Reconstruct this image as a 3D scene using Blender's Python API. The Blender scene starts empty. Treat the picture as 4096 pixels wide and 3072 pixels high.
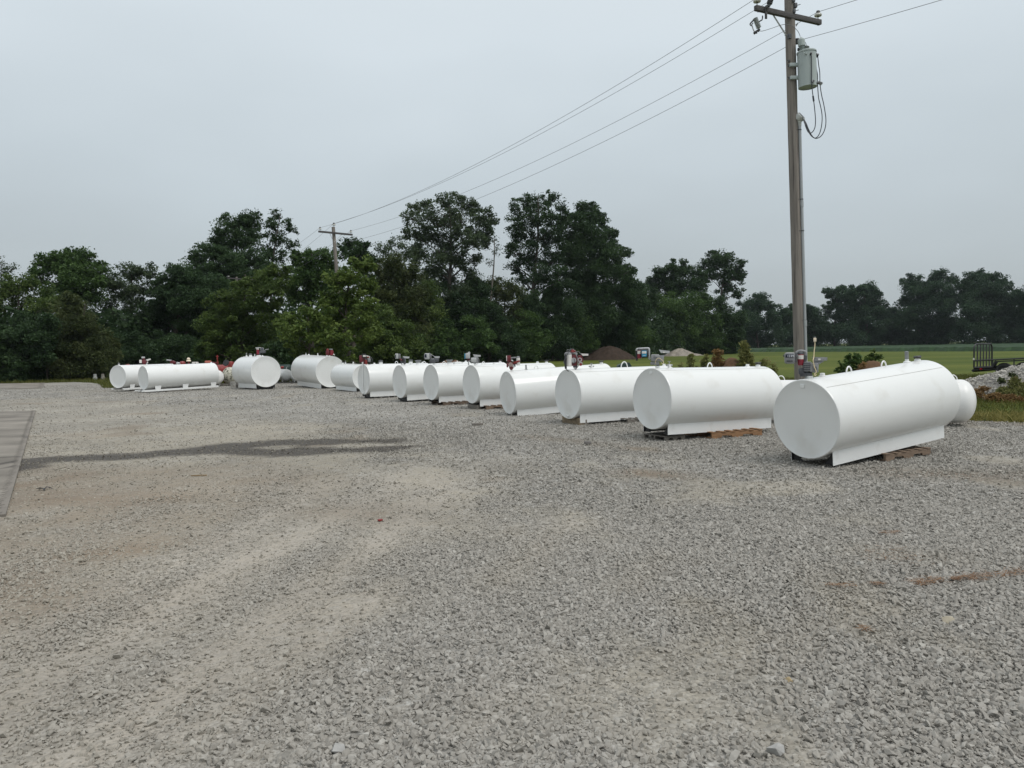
import bpy, bmesh, math, random
import numpy as np
from mathutils import Vector, Matrix
R = math.radians
rnd = random.Random(7)
rng = np.random.default_rng(11)
scene = bpy.context.scene
COL = scene.collection

# ------------------------------------------------------------------ camera
FPX, CX, CY, EYE = 3077.0, 2048.0, 1536.0, 1.865
PITCH = math.atan((1536 - 1396.6) / FPX); ROLL = R(1.08)
cf = Vector((0, math.cos(PITCH), -math.sin(PITCH)))
r0 = Vector((1, 0, 0)); u0 = r0.cross(cf)
cr = math.cos(ROLL) * r0 - math.sin(ROLL) * u0
cu = math.sin(ROLL) * r0 + math.cos(ROLL) * u0
cam_d = bpy.data.cameras.new('camera'); cam = bpy.data.objects.new('camera', cam_d); COL.objects.link(cam)
cam.matrix_world = Matrix(((cr.x, cu.x, -cf.x, 0), (cr.y, cu.y, -cf.y, 0), (cr.z, cu.z, -cf.z, EYE), (0, 0, 0, 1)))
cam_d.sensor_width = 36; cam_d.sensor_fit = 'HORIZONTAL'; cam_d.lens = FPX / 4096 * 36
cam_d.clip_end = 5000; cam_d.clip_start = 0.05
scene.camera = cam
# ------------------------------------------------------------------ exposure
scene.view_settings.view_transform = 'Standard'; scene.view_settings.look = 'None'
scene.view_settings.exposure = 0.10; scene.view_settings.gamma = 1.0
# ------------------------------------------------------------------ sky: overcast over a hazy daylight sky
SUN_EL, SUN_AZ = 58, 130          # azimuth clockwise from +Y (away from the camera)
world = bpy.data.worlds.new('World'); scene.world = world; world.use_nodes = True
wt = world.node_tree; wt.nodes.clear()
def wn(t, **k):
    n = wt.nodes.new(t)
    for a, b in k.items(): setattr(n, a, b)
    return n
w_out = wn('ShaderNodeOutputWorld'); w_bg = wn('ShaderNodeBackground'); w_bg.inputs['Strength'].default_value = 0.1
w_sky = wn('ShaderNodeTexSky', sky_type='NISHITA', sun_disc=False, sun_elevation=R(SUN_EL), sun_rotation=R(SUN_AZ))
w_sky.air_density = 1.0; w_sky.dust_density = 4.0; w_sky.ozone_density = 1.0
w_tc = wn('ShaderNodeTexCoord'); w_sep = wn('ShaderNodeSeparateXYZ')
w_map = wn('ShaderNodeMapping'); w_map.inputs['Scale'].default_value = (1.6, 1.6, 4.0)
w_no = wn('ShaderNodeTexNoise'); w_no.inputs['Scale'].default_value = 1.3; w_no.inputs['Detail'].default_value = 3
w_add = wn('ShaderNodeMath', operation='MULTIPLY_ADD'); w_add.inputs[1].default_value = 0.22; 
w_sub = wn('ShaderNodeMath', operation='ADD'); w_sub.inputs[1].default_value = -0.11
w_ramp = wn('ShaderNodeValToRGB'); cr_ = w_ramp.color_ramp
stops = [(0.0, (.42, .465, .485)), (0.10, (.465, .518, .545)), (0.22, (.56, .627, .664)), (0.36, (.675, .747, .79)), (0.55, (.77, .83, .86)), (1.0, (.83, .85, .87))]
while len(cr_.elements) < len(stops): cr_.elements.new(0.5)
for e, (p, c) in zip(cr_.elements, stops): e.position = p; e.color = (*c, 1)
w_mul = wn('ShaderNodeMix', data_type='RGBA', blend_type='MULTIPLY'); w_mul.inputs[0].default_value = 1
w_mul.inputs[7].default_value = (10, 10, 10, 1)
w_mix = wn('ShaderNodeMix', data_type='RGBA'); w_mix.inputs[0].default_value = 0.9
L = wt.links.new
L(w_tc.outputs['Generated'], w_sep.inputs[0]); L(w_tc.outputs['Generated'], w_map.inputs[0]); L(w_map.outputs[0], w_no.inputs['Vector'])
L(w_no.outputs['Fac'], w_add.inputs[0]); L(w_sep.outputs['Z'], w_add.inputs[2]); L(w_add.outputs[0], w_sub.inputs[0])
L(w_sub.outputs[0], w_ramp.inputs[0]); L(w_ramp.outputs[0], w_mul.inputs[6]); L(w_mul.outputs[2], w_mix.inputs[7])
L(w_sky.outputs[0], w_mix.inputs[6]); L(w_mix.outputs[2], w_bg.inputs['Color']); L(w_bg.outputs[0], w_out.inputs[0])
# ------------------------------------------------------------------ soft sun behind thin cloud
sun_d = bpy.data.lights.new('sun', 'SUN'); sun_d.energy = 1.5; sun_d.angle = R(28); sun_d.color = (1.0, .97, .93)
sun = bpy.data.objects.new('sun', sun_d); COL.objects.link(sun)
sd = Vector((math.sin(R(SUN_AZ)) * math.cos(R(SUN_EL)), math.cos(R(SUN_AZ)) * math.cos(R(SUN_EL)), math.sin(R(SUN_EL))))
sun.rotation_euler = sd.to_track_quat('Z', 'Y').to_euler(); sun.location = (0, 0, 40)

# ================================================================== helpers
def at(px, py, Y):
    """point seen at photo pixel (px, py) standing Y metres in front of the camera"""
    d = cf + cr * ((px - CX) / FPX) - cu * ((py - CY) / FPX)
    return Vector((0, 0, EYE)) + d * (Y / d.y)
def on_ground(px, py, z=0.0):
    d = cf + cr * ((px - CX) / FPX) - cu * ((py - CY) / FPX)
    return Vector((0, 0, EYE)) + d * ((z - EYE) / d.z)
def project(p):
    q = Vector(p) - Vector((0, 0, EYE)); z = q.dot(cf)
    return CX + FPX * q.dot(cr) / z, CY - FPX * q.dot(cu) / z
def project_np(x, y, z=0.0):
    q = np.stack([x, y, np.zeros_like(x) + z - EYE], -1); zz = q @ np.array(cf); zz = np.maximum(zz, .3)
    return CX + FPX * (q @ np.array(cr)) / zz, CY - FPX * (q @ np.array(cu)) / zz
def hash2(ix, iy, seed):
    h = (ix.astype(np.int64) * 374761393 + iy.astype(np.int64) * 668265263 + seed * 982451653) & 0x7fffffff
    h = ((h ^ (h >> 13)) * 1274126177) & 0x7fffffff
    return ((h ^ (h >> 16)) & 0xffff) / 65535.0
def vnoise(x, y, seed=0):
    ix, iy = np.floor(x), np.floor(y); fx, fy = x - ix, y - iy
    fx = fx * fx * (3 - 2 * fx); fy = fy * fy * (3 - 2 * fy)
    a, b = hash2(ix, iy, seed), hash2(ix + 1, iy, seed); c, d = hash2(ix, iy + 1, seed), hash2(ix + 1, iy + 1, seed)
    return (a * (1 - fx) + b * fx) * (1 - fy) + (c * (1 - fx) + d * fx) * fy
def fbm(x, y, seed=0, o=4):
    s, a, t = 0, .5, 0
    for i in range(o):
        s = s + a * vnoise(x * 2 ** i, y * 2 ** i, seed + i * 17); t += a; a *= .5
    return s / t
def sstep(a, b, x):
    t = np.clip((x - a) / (b - a), 0, 1); return t * t * (3 - 2 * t)

# ---- materials
MATS = {}
def nodes_of(name):
    m = bpy.data.materials.new(name); m.use_nodes = True; nt = m.node_tree
    return m, nt, nt.nodes['Principled BSDF']
def paint(name, col, rough=.45, metal=0.0, var=.12, scale=9.0, bump=0.0, bscale=30.0, spec=.5, dirt=None, stretch=None):
    """a surface colour with procedural variation, optional dirt colour and bump"""
    if name in MATS: return MATS[name]
    m, nt, bs = nodes_of(name); N, K = nt.nodes, nt.links.new
    bs.inputs['Roughness'].default_value = rough; bs.inputs['Metallic'].default_value = metal
    bs.inputs['Specular IOR Level'].default_value = spec
    tc = N.new('ShaderNodeTexCoord'); src = tc.outputs['Object']
    if stretch:
        mp = N.new('ShaderNodeMapping'); mp.inputs['Scale'].default_value = stretch; K(src, mp.inputs[0]); src = mp.outputs[0]
    no = N.new('ShaderNodeTexNoise'); no.inputs['Scale'].default_value = scale; no.inputs['Detail'].default_value = 5; no.inputs['Roughness'].default_value = .62
    K(src, no.inputs['Vector'])
    rp = N.new('ShaderNodeValToRGB'); e = rp.color_ramp.elements
    e[0].position = .3; e[1].position = .7
    e[0].color = (*[c * (1 - var) for c in col], 1); e[1].color = (*[min(1, c * (1 + var)) for c in col], 1)
    K(no.outputs['Fac'], rp.inputs[0]); out = rp.outputs[0]
    if dirt:
        n2 = N.new('ShaderNodeTexNoise'); n2.inputs['Scale'].default_value = dirt[2]; n2.inputs['Detail'].default_value = 6; K(src, n2.inputs['Vector'])
        r2 = N.new('ShaderNodeValToRGB'); r2.color_ramp.elements[0].position = dirt[3]; r2.color_ramp.elements[1].position = dirt[3] + .15
        K(n2.outputs['Fac'], r2.inputs[0])
        mu = N.new('ShaderNodeMath'); mu.operation = 'MULTIPLY'; mu.inputs[1].default_value = dirt[1]; K(r2.outputs[0], mu.inputs[0])
        mx = N.new('ShaderNodeMix'); mx.data_type = 'RGBA'; K(mu.outputs[0], mx.inputs[0]); K(out, mx.inputs[6]); mx.inputs[7].default_value = (*dirt[0], 1); out = mx.outputs[2]
    K(out, bs.inputs['Base Color'])
    if bump:
        nb = N.new('ShaderNodeTexNoise'); nb.inputs['Scale'].default_value = bscale; nb.inputs['Detail'].default_value = 4; K(src, nb.inputs['Vector'])
        bp = N.new('ShaderNodeBump'); bp.inputs['Strength'].default_value = bump; bp.inputs['Distance'].default_value = .02
        K(nb.outputs['Fac'], bp.inputs['Height']); K(bp.outputs[0], bs.inputs['Normal'])
    MATS[name] = m; return m
WHITE = paint('white_tank_paint', (.745, .755, .74), .20, var=.012, scale=2.2, bump=.05, bscale=2.2, dirt=((.50, .47, .40), .30, 1.7, .57))
WHITE2 = paint('white_skid_paint', (.78, .79, .78), .38, var=.02, scale=4, bump=.03, bscale=9, dirt=((.5, .47, .42), .25, 5, .6))
OLDWHITE = paint('propane_white', (.76, .76, .74), .35, var=.03, scale=3, dirt=((.5, .48, .42), .35, 4, .58))
LICHEN = paint('lichen_covered_paint', (.55, .53, .44), .8, var=.1, scale=6, dirt=((.06, .065, .04), .9, 7, .48), bump=.3)
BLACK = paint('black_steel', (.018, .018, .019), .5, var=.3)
RUBBER = paint('black_rubber', (.02, .02, .021), .7, var=.25)
SEAM = paint('dusty_weld_seam', (.42, .42, .40), .6)
GREY = paint('grey_casting', (.24, .245, .25), .5, var=.15, scale=20, dirt=((.09, .085, .08), .5, 14, .55))
LGREY = paint('light_grey_casting', (.42, .43, .43), .5, var=.1, scale=20, dirt=((.2, .19, .17), .4, 14, .55))
DGREY = paint('dark_grey_casting', (.075, .078, .085), .5, var=.25, scale=20)
PALE = paint('pale_label', (.68, .66, .62), .5, var=.06, scale=30)
DRED = paint('dark_red_enamel', (.125, .016, .021), .42, var=.2, scale=16, dirt=((.10, .03, .03), .5, 10, .55))
REDF = paint('red_filter', (.22, .02, .034), .35, var=.08)
RED = paint('bright_red_enamel', (.22, .026, .022), .4, var=.2, scale=8, dirt=((.25, .1, .07), .5, 6, .58))
BLUE = paint('blue_screen', (.06, .30, .47), .25, var=.05)
CREAM = paint('cream_cord', (.62, .52, .33), .6)
PLUGC = paint('plug_cream', (.78, .68, .52), .55)
GALV = paint('galvanised_steel', (.36, .37, .37), .42, metal=.5, var=.12, scale=14)
CLEAR = paint('smoky_plastic', (.20, .21, .21), .25, var=.15)
SCREEN = paint('dark_display', (.018, .022, .045), .15, var=.1)
DIGIT = paint('display_digits', (.72, .74, .78), .4, var=.02)
LENS = paint('red_reflector', (.5, .01, .02), .25, var=.05)
GREEN = paint('dark_green_plastic', (.012, .035, .028), .5, var=.2)
XFMR = paint('transformer_grey', (.37, .42, .41), .42, var=.03, scale=4, dirt=((.25, .27, .26), .3, 6, .6))
PORC = paint('white_porcelain', (.60, .60, .56), .25, var=.05)
GLAZE = paint('grey_porcelain', (.30, .32, .31), .25, var=.08)
CABLE = paint('black_cable', (.028, .032, .042), .5, var=.1)
WIRE = paint('weathered_conductor', (.13, .135, .14), .55, var=.1)
PVC = paint('grey_conduit', (.34, .36, .37), .4, var=.04, scale=3)
DARKWOOD = paint('weathered_crossarm', (.075, .07, .07), .8, var=.3, scale=6, bump=.3, bscale=20, stretch=(1, 1, 6))
POLEWOOD = paint('weathered_pole_wood', (.20, .178, .158), .85, var=.34, scale=3.2, bump=.8, bscale=9, stretch=(4, 4, .12), dirt=((.055, .047, .042), .8, 5, .55))
PALLET = paint('pallet_wood', (.19, .135, .095), .85, var=.25, scale=7, bump=.3, bscale=30, stretch=(1, 6, 6))
OPALLET = paint('orange_pallet_wood', (.26, .145, .072), .85, var=.25, scale=7, bump=.3, bscale=30, stretch=(1, 6, 6))
GPALLET = paint('grey_pallet_wood', (.17, .155, .135), .9, var=.3, scale=7, bump=.3, bscale=30, stretch=(1, 6, 6))
BARK = paint('bark', (.07, .058, .048), .9, var=.35, scale=5, bump=.4, bscale=14, stretch=(3, 3, .6))
PBARK = paint('pale_bark', (.13, .115, .10), .9, var=.35, scale=5, bump=.4, bscale=14, stretch=(3, 3, .6))
CONC = paint('concrete', (.20, .18, .155), .9, var=.16, scale=1.2, bump=.25, bscale=60, dirt=((.10, .09, .08), .7, 1.1, .50))
STEM = paint('dry_stem', (.22, .15, .07), .8)

def leafmat(name, dark, light, trans=.32):
    m, nt, bs = nodes_of(name); N, K = nt.nodes, nt.links.new
    a = N.new('ShaderNodeAttribute'); a.attribute_name = 'tone'
    oi = N.new('ShaderNodeObjectInfo'); ad = N.new('ShaderNodeMath'); ad.operation = 'MULTIPLY_ADD'; ad.inputs[1].default_value = .2
    sb = N.new('ShaderNodeMath'); sb.operation = 'SUBTRACT'; sb.inputs[1].default_value = .1
    K(oi.outputs['Random'], ad.inputs[0]); K(a.outputs['Fac'], ad.inputs[2]); K(ad.outputs[0], sb.inputs[0])
    rp = N.new('ShaderNodeValToRGB'); e = rp.color_ramp.elements; e[0].color = (*dark, 1); e[1].color = (*light, 1)
    K(sb.outputs[0], rp.inputs[0]); K(rp.outputs[0], bs.inputs['Base Color'])
    bs.inputs['Roughness'].default_value = .6; bs.inputs['Specular IOR Level'].default_value = .22
    tr = N.new('ShaderNodeBsdfTranslucent'); K(rp.outputs[0], tr.inputs[0])
    mx = N.new('ShaderNodeMixShader'); mx.inputs[0].default_value = trans
    K(bs.outputs[0], mx.inputs[1]); K(tr.outputs[0], mx.inputs[2]); K(mx.outputs[0], N['Material Output'].inputs[0]); MATS[name] = m
    return m
LEAF = dict(
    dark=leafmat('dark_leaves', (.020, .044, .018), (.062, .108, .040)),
    mid=leafmat('green_leaves', (.030, .064, .018), (.095, .160, .042)),
    bright=leafmat('bright_leaves', (.05, .092, .018), (.16, .215, .050)),
    olive=leafmat('olive_leaves', (.037, .071, .018), (.122, .172, .042)),
    brown=leafmat('browning_leaves', (.033, .052, .018), (.105, .125, .042)),
    grey=leafmat('grey_green_leaves', (.030, .052, .028), (.095, .132, .062)),
    far=leafmat('distant_leaves', (.020, .046, .024), (.060, .108, .050)),
    dry=leafmat('withered_leaves', (.10, .055, .02), (.30, .19, .08)),
    weed=leafmat('weed_leaves', (.075, .09, .022), (.25, .25, .09)),
    grass=leafmat('grass_blades', (.05, .075, .014), (.16, .155, .04)),
    straw=leafmat('dead_grass', (.15, .135, .035), (.34, .30, .11)),
    needle=leafmat('pine_straw', (.17, .085, .04), (.40, .23, .12)))

# ---- mesh builder
class MB:
    def __init__(s): s.v, s.f, s.m = [], [], []
    def add(s, vs, fs, mi=0):
        o = len(s.v); s.v += [tuple(v) for v in vs]; s.f += [tuple(i + o for i in f) for f in fs]; s.m += [mi] * len(fs)
    def box(s, c, size, rot=None, mi=0, bev=0.0):
        hx, hy, hz = [a / 2 for a in size]; b = min(bev, hx * .9, hy * .9, hz * .9)
        c = Vector(c); rot = rot or Matrix.Identity(3)
        if b <= 0:
            vs = [Vector((x, y, z)) for x in (-hx, hx) for y in (-hy, hy) for z in (-hz, hz)]
            fs = [(0, 1, 3, 2), (4, 6, 7, 5), (0, 4, 5, 1), (2, 3, 7, 6), (0, 2, 6, 4), (1, 5, 7, 3)]
            s.add([c + rot @ v for v in vs], fs, mi)
        else:
            bm = bmesh.new(); bmesh.ops.create_cube(bm, size=1)
            for v in bm.verts: v.co = Vector((v.co.x * 2 * hx, v.co.y * 2 * hy, v.co.z * 2 * hz))
            bmesh.ops.bevel(bm, geom=bm.edges[:], offset=b, segments=2, affect='EDGES', profile=.5)
            bm.verts.index_update()
            s.add([c + rot @ v.co for v in bm.verts], [[v.index for v in f.verts] for f in bm.faces], mi); bm.free()
    def tube(s, pts, r, n=8, mi=0, cap=True):
        pts = [Vector(p) for p in pts]; rs = r if isinstance(r, (list, tuple)) else [r] * len(pts)
        ref = None; rings = []
        for i, p in enumerate(pts):
            t = (pts[min(i + 1, len(pts) - 1)] - pts[max(i - 1, 0)])
            t = t.normalized() if t.length > 1e-9 else Vector((0, 0, 1))
            if ref is None: ref = Vector((0, 0, 1)).cross(t) if abs(t.z) < .9 else Vector((1, 0, 0)).cross(t)
            ref = (ref - t * ref.dot(t)).normalized(); b = t.cross(ref)
            rings.append([p + (ref * math.cos(2 * math.pi * k / n) + b * math.sin(2 * math.pi * k / n)) * rs[i] for k in range(n)])
        vs = [v for rg in rings for v in rg]; fs = []
        for i in range(len(rings) - 1):
            for k in range(n):
                k2 = (k + 1) % n; fs.append((i * n + k, i * n + k2, (i + 1) * n + k2, (i + 1) * n + k))
        if cap: fs += [tuple(range(n - 1, -1, -1)), tuple((len(rings) - 1) * n + k for k in range(n))]
        s.add(vs, fs, mi)
    def cyl(s, a, b, r, r2=None, n=20, mi=0):
        s.tube([a, b], [r, r if r2 is None else r2], n, mi)
    def lathe(s, origin, ax, prof, n=24, mi=0):
        """prof = [(distance along ax, radius)...]"""
        ax = Vector(ax).normalized(); o = Vector(origin)
        ref = (Vector((0, 0, 1)).cross(ax) if abs(ax.z) < .9 else Vector((1, 0, 0)).cross(ax)).normalized(); b = ax.cross(ref)
        vs, fs, idx = [], [], []
        for d, r in prof:
            if r < 1e-6: idx.append([len(vs)]); vs.append(o + ax * d)
            else:
                idx.append(list(range(len(vs), len(vs) + n)))
                vs += [o + ax * d + (ref * math.cos(2 * math.pi * k / n) + b * math.sin(2 * math.pi * k / n)) * r for k in range(n)]
        for A, B in zip(idx, idx[1:]):
            for k in range(n):
                k2 = (k + 1) % n
                if len(A) == 1 and len(B) == 1: continue
                if len(A) == 1: fs.append((A[0], B[k2], B[k]))
                elif len(B) == 1: fs.append((A[k], A[k2], B[0]))
                else: fs.append((A[k], A[k2], B[k2], B[k]))
        s.add(vs, fs, mi)
    def prism(s, poly, ax, mi=0):
        """closed polygon (3D points) pushed along ax"""
        n = len(poly); p = [Vector(q) for q in poly]; ax = Vector(ax)
        fs = [tuple(range(n)), tuple(range(2 * n - 1, n - 1, -1))] + [(k, n + k, n + (k + 1) % n, (k + 1) % n) for k in range(n)]
        s.add(p + [q + ax for q in p], fs, mi)
    def build(s, name, mats, parent=None, angle=32, own=None):
        """verts are in world space; they are re-expressed in the frame of the thing they belong to"""
        mats = mats if isinstance(mats, (list, tuple)) else [mats]
        M = FRAME.get(parent.name) if parent else own
        inv = M.inverted() if M is not None else None
        vs = [inv @ Vector(v) for v in s.v] if inv is not None else s.v
        me = bpy.data.meshes.new(name); me.from_pydata(vs, [], s.f)
        for m in mats: me.materials.append(m)
        me.polygons.foreach_set('material_index', s.m)
        bm = bmesh.new(); bm.from_mesh(me); bmesh.ops.recalc_face_normals(bm, faces=bm.faces[:]); bm.to_mesh(me); bm.free()
        me.polygons.foreach_set('use_smooth', [True] * len(me.polygons)); me.set_sharp_from_angle(angle=R(angle)); me.update()
        o = bpy.data.objects.new(name, me); COL.objects.link(o)
        if parent: o.parent = parent; FRAME[o.name] = FRAME[parent.name]
        elif own is not None: o.matrix_world = own; FRAME[o.name] = own
        else: FRAME[o.name] = Matrix.Identity(4)
        return o
FRAME = {}
def tag(o, label=None, cat=None, group=None, kind=None):
    for k, v in (('label', label), ('category', cat), ('group', group), ('kind', kind)):
        if v: o[k] = v
    return o
def thing(name, label, cat, loc=(0, 0, 0), rot=None, group=None):
    o = bpy.data.objects.new(name, None); COL.objects.link(o); o.empty_display_size = .1
    M = Matrix.Translation(Vector(loc)) @ (rot.to_4x4() if rot else Matrix.Identity(4))
    o.matrix_world = M; FRAME[o.name] = M
    return tag(o, label, cat, group)
def np_mesh(name, verts, faces, mat, attrs=None, smooth=False, parent=None):
    """fast mesh from numpy arrays; faces all of one size; attrs = {name: per-vertex float}"""
    me = bpy.data.meshes.new(name); nf, k = faces.shape
    me.vertices.add(len(verts)); me.vertices.foreach_set('co', np.ascontiguousarray(verts, np.float32).ravel())
    me.loops.add(nf * k); me.loops.foreach_set('vertex_index', np.ascontiguousarray(faces, np.int32).ravel())
    me.polygons.add(nf); me.polygons.foreach_set('loop_start', np.arange(0, nf * k, k, dtype=np.int32))
    me.polygons.foreach_set('use_smooth', np.full(nf, smooth)); me.materials.append(mat)
    for an, arr in (attrs or {}).items():
        a = me.attributes.new(an, 'FLOAT', 'POINT'); a.data.foreach_set('value', np.ascontiguousarray(arr, np.float32))
    me.update(calc_edges=True); me.validate()
    o = bpy.data.objects.new(name, me); COL.objects.link(o)
    if parent: o.parent = parent
    return o

# ================================================================== the ground
EDGE = [on_ground(4300, 1686), on_ground(4096, 1690), on_ground(3870, 1681)]
GRAVEL_EDGE = [(-60, -8), (40, -8), (40, 15.5), (16, 16.6)] + [(p.x, p.y) for p in EDGE[1:]] + \
    [(8.6, 18.9), (7.2, 20.2), (5.6, 22.6), (3.6, 26.5), (1.4, 30.2), (-1.5, 34), (-4.2, 39), (-7.5, 44.5), (-10.5, 48.5), (-14, 50.2), (-18, 49.6),
     (-21, 46.8), (-24.3, 45.9), (-26.2, 49.5), (-30.2, 55.8), (-33.1, 58.6), (-35.5, 57.4), (-38.5, 57), (-60, 58)]
def poly_sd(px, py, poly):
    """signed distance to a polygon, positive inside (numpy)"""
    P = np.array(poly, float); d = np.full(px.shape, 1e9); ins = np.zeros(px.shape, bool)
    for i in range(len(P)):
        a, b = P[i], P[(i + 1) % len(P)]; e = b - a
        t = np.clip(((px - a[0]) * e[0] + (py - a[1]) * e[1]) / (e @ e), 0, 1)
        d = np.minimum(d, np.hypot(px - a[0] - t * e[0], py - a[1] - t * e[1]))
        c = (a[1] > py) != (b[1] > py)
        xi = a[0] + (py - a[1]) / (e[1] if abs(e[1]) > 1e-9 else 1e-9) * e[0]
        ins ^= c & (px < xi)
    return np.where(ins, d, -d)
def line_d(px, py, pts):
    d = np.full(px.shape, 1e9)
    for a, b in zip(pts, pts[1:]):
        a, b = np.array(a, float), np.array(b, float); e = b - a
        t = np.clip(((px - a[0]) * e[0] + (py - a[1]) * e[1]) / (e @ e), 0, 1)
        d = np.minimum(d, np.hypot(px - a[0] - t * e[0], py - a[1] - t * e[1]))
    return d
def G2(pts): return [tuple(on_ground(*p)[:2]) for p in pts]
FINES_EDGE = G2([(380, 1590), (900, 1640), (1500, 1740), (1780, 1840), (1800, 2000), (1700, 2200), (1500, 2400), (1230, 2600), (900, 2820), (520, 3072)]) 
FINES_POLY = FINES_EDGE + [(-1.6, 1.5), (-9, 1.0), (-40, 10), (-30, 34)]
TRACKS = [G2([(300, 3072), (700, 2700), (1150, 2300), (1400, 2050), (1480, 1900)]), G2([(0, 2900), (450, 2500), (850, 2200), (1080, 2000), (1150, 1890)]), G2([(1000, 3072), (1500, 2650), (1900, 2300), (2150, 2000)]), G2([(0, 2330), (400, 2130), (640, 2000)])]
PALE_TRACK = [(G2([(-100, 2900), (350, 2600), (790, 2350), (1310, 2090), (1560, 1950), (1640, 1870)]), .40, 1), (G2([(250, 3072), (760, 2730), (1180, 2420), (1500, 2180), (1700, 2010), (1760, 1900)]), .34, 1), (G2([(-100, 2640), (420, 2390), (850, 2190), (1150, 2030), (1300, 1930)]), .22, 0.9),
    (G2([(700, 3000), (1080, 2720), (1420, 2450), (1560, 2330)]), .22, 0.8), (G2([(1990, 2330), (2120, 2220), (2250, 2100)]), .28, 0.55), (G2([(2500, 2350), (2650, 2230)]), .2, 0.4), (G2([(3150, 2620), (3250, 2480), (3340, 2380)]), .18, 0.4), (G2([(1900, 2900), (2060, 2760)]), .14, 0.4), (G2([(250, 1745), (700, 1720), (1200, 1700)]), .5, 0.7)]
WETP = G2([(-60, 1868), (100, 1836), (300, 1826), (520, 1818), (720, 1801), (900, 1778), (1100, 1764), (1300, 1757), (1590, 1758), (1600, 1771), (1400, 1773), (1200, 1776),
           (1190, 1789), (1420, 1793), (1560, 1786), (1660, 1784), (1540, 1806), (1340, 1811), (1180, 1820), (1000, 1818), (830, 1815), (600, 1829), (300, 1841), (160, 1849), (120, 1872), (60, 1888), (-60, 1895)])
WETH = G2([(1000, 1792), (1100, 1782), (1190, 1779), (1190, 1790), (1100, 1800)])
BROWNS = [(G2([(-100, 1990), (550, 1990)]), 1.3), (G2([(0, 2330), (200, 2420)]), .6), (G2([(1300, 2040), (1480, 2060)]), .5), (G2([(240, 2235), (500, 2200), (760, 2170)]), .45), (G2([(60, 1950), (300, 1900)]), .6), (G2([(2100, 1745), (2600, 1800)]), .3), (G2([(3470, 2210), (3800, 2240)]), .3), (G2([(2500, 1890), (2700, 1900)]), .35), (G2([(3600, 1890), (4096, 1900)]), .6)]
DARKP = G2([(-200, 1870), (500, 1865), (1050, 1850), (1300, 1900), (1150, 1990), (800, 2120), (420, 2290), (-200, 2520)])
def ground_fields(x, y):
    n1, n2 = fbm(x * .45, y * .45, 3), fbm(x * 1.6, y * 1.6, 9)
    sd = poly_sd(x, y, FINES_POLY); dist = np.hypot(x, y)
    f = sstep(-1.3, 1.3, sd + (n1 - .5) * 4.2 + (n2 - .5) * 2.0) * (.80 + .7 * (n2 - .45))
    for t in TRACKS: f = f * (1 - .42 * np.exp(-(line_d(x, y, t) / .40) ** 2) * (.4 + n2))
    pale = np.zeros_like(x)
    for t, w, g in PALE_TRACK: pale = np.maximum(pale, np.exp(-(line_d(x, y, t) / w) ** 2) * np.clip(.58 + .5 * n2, 0, 1) * g)
    pale = pale * (1 - .62 * sstep(8.6, 12.0, y)); f = np.maximum(f, pale)
    f = np.maximum(f, sstep(.60, .74, fbm(x * .8 + 40, y * .5, 21)) * .7)
    f = np.where(dist > 22, f * .6 + .1, f)
    wet = sstep(-.34, .04, poly_sd(x, y, WETP) + (n2 - .5) * .55 + (fbm(x * 5, y * 5, 61) - .5) * .35) * (1 - .75 * sstep(-.1, .1, poly_sd(x, y, WETH)))
    br = np.zeros_like(x)
    br = .62 * sstep(-.6, .9, poly_sd(x, y, DARKP) + (n1 - .5) * 2.0)
    for pts, w in BROWNS: br = np.maximum(br, np.exp(-(line_d(x, y, pts) / w) ** 2))
    br = np.maximum(br * (.3 + n2), sstep(.62, .8, fbm(x * .6 + 9, y * .6 + 4, 33)) * .6 * (f > .3))
    return np.clip(f, 0, 1), np.clip(wet, 0, 1), np.clip(br, 0, 1) * (1 - .6 * pale), np.clip(pale, 0, 1)

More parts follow.
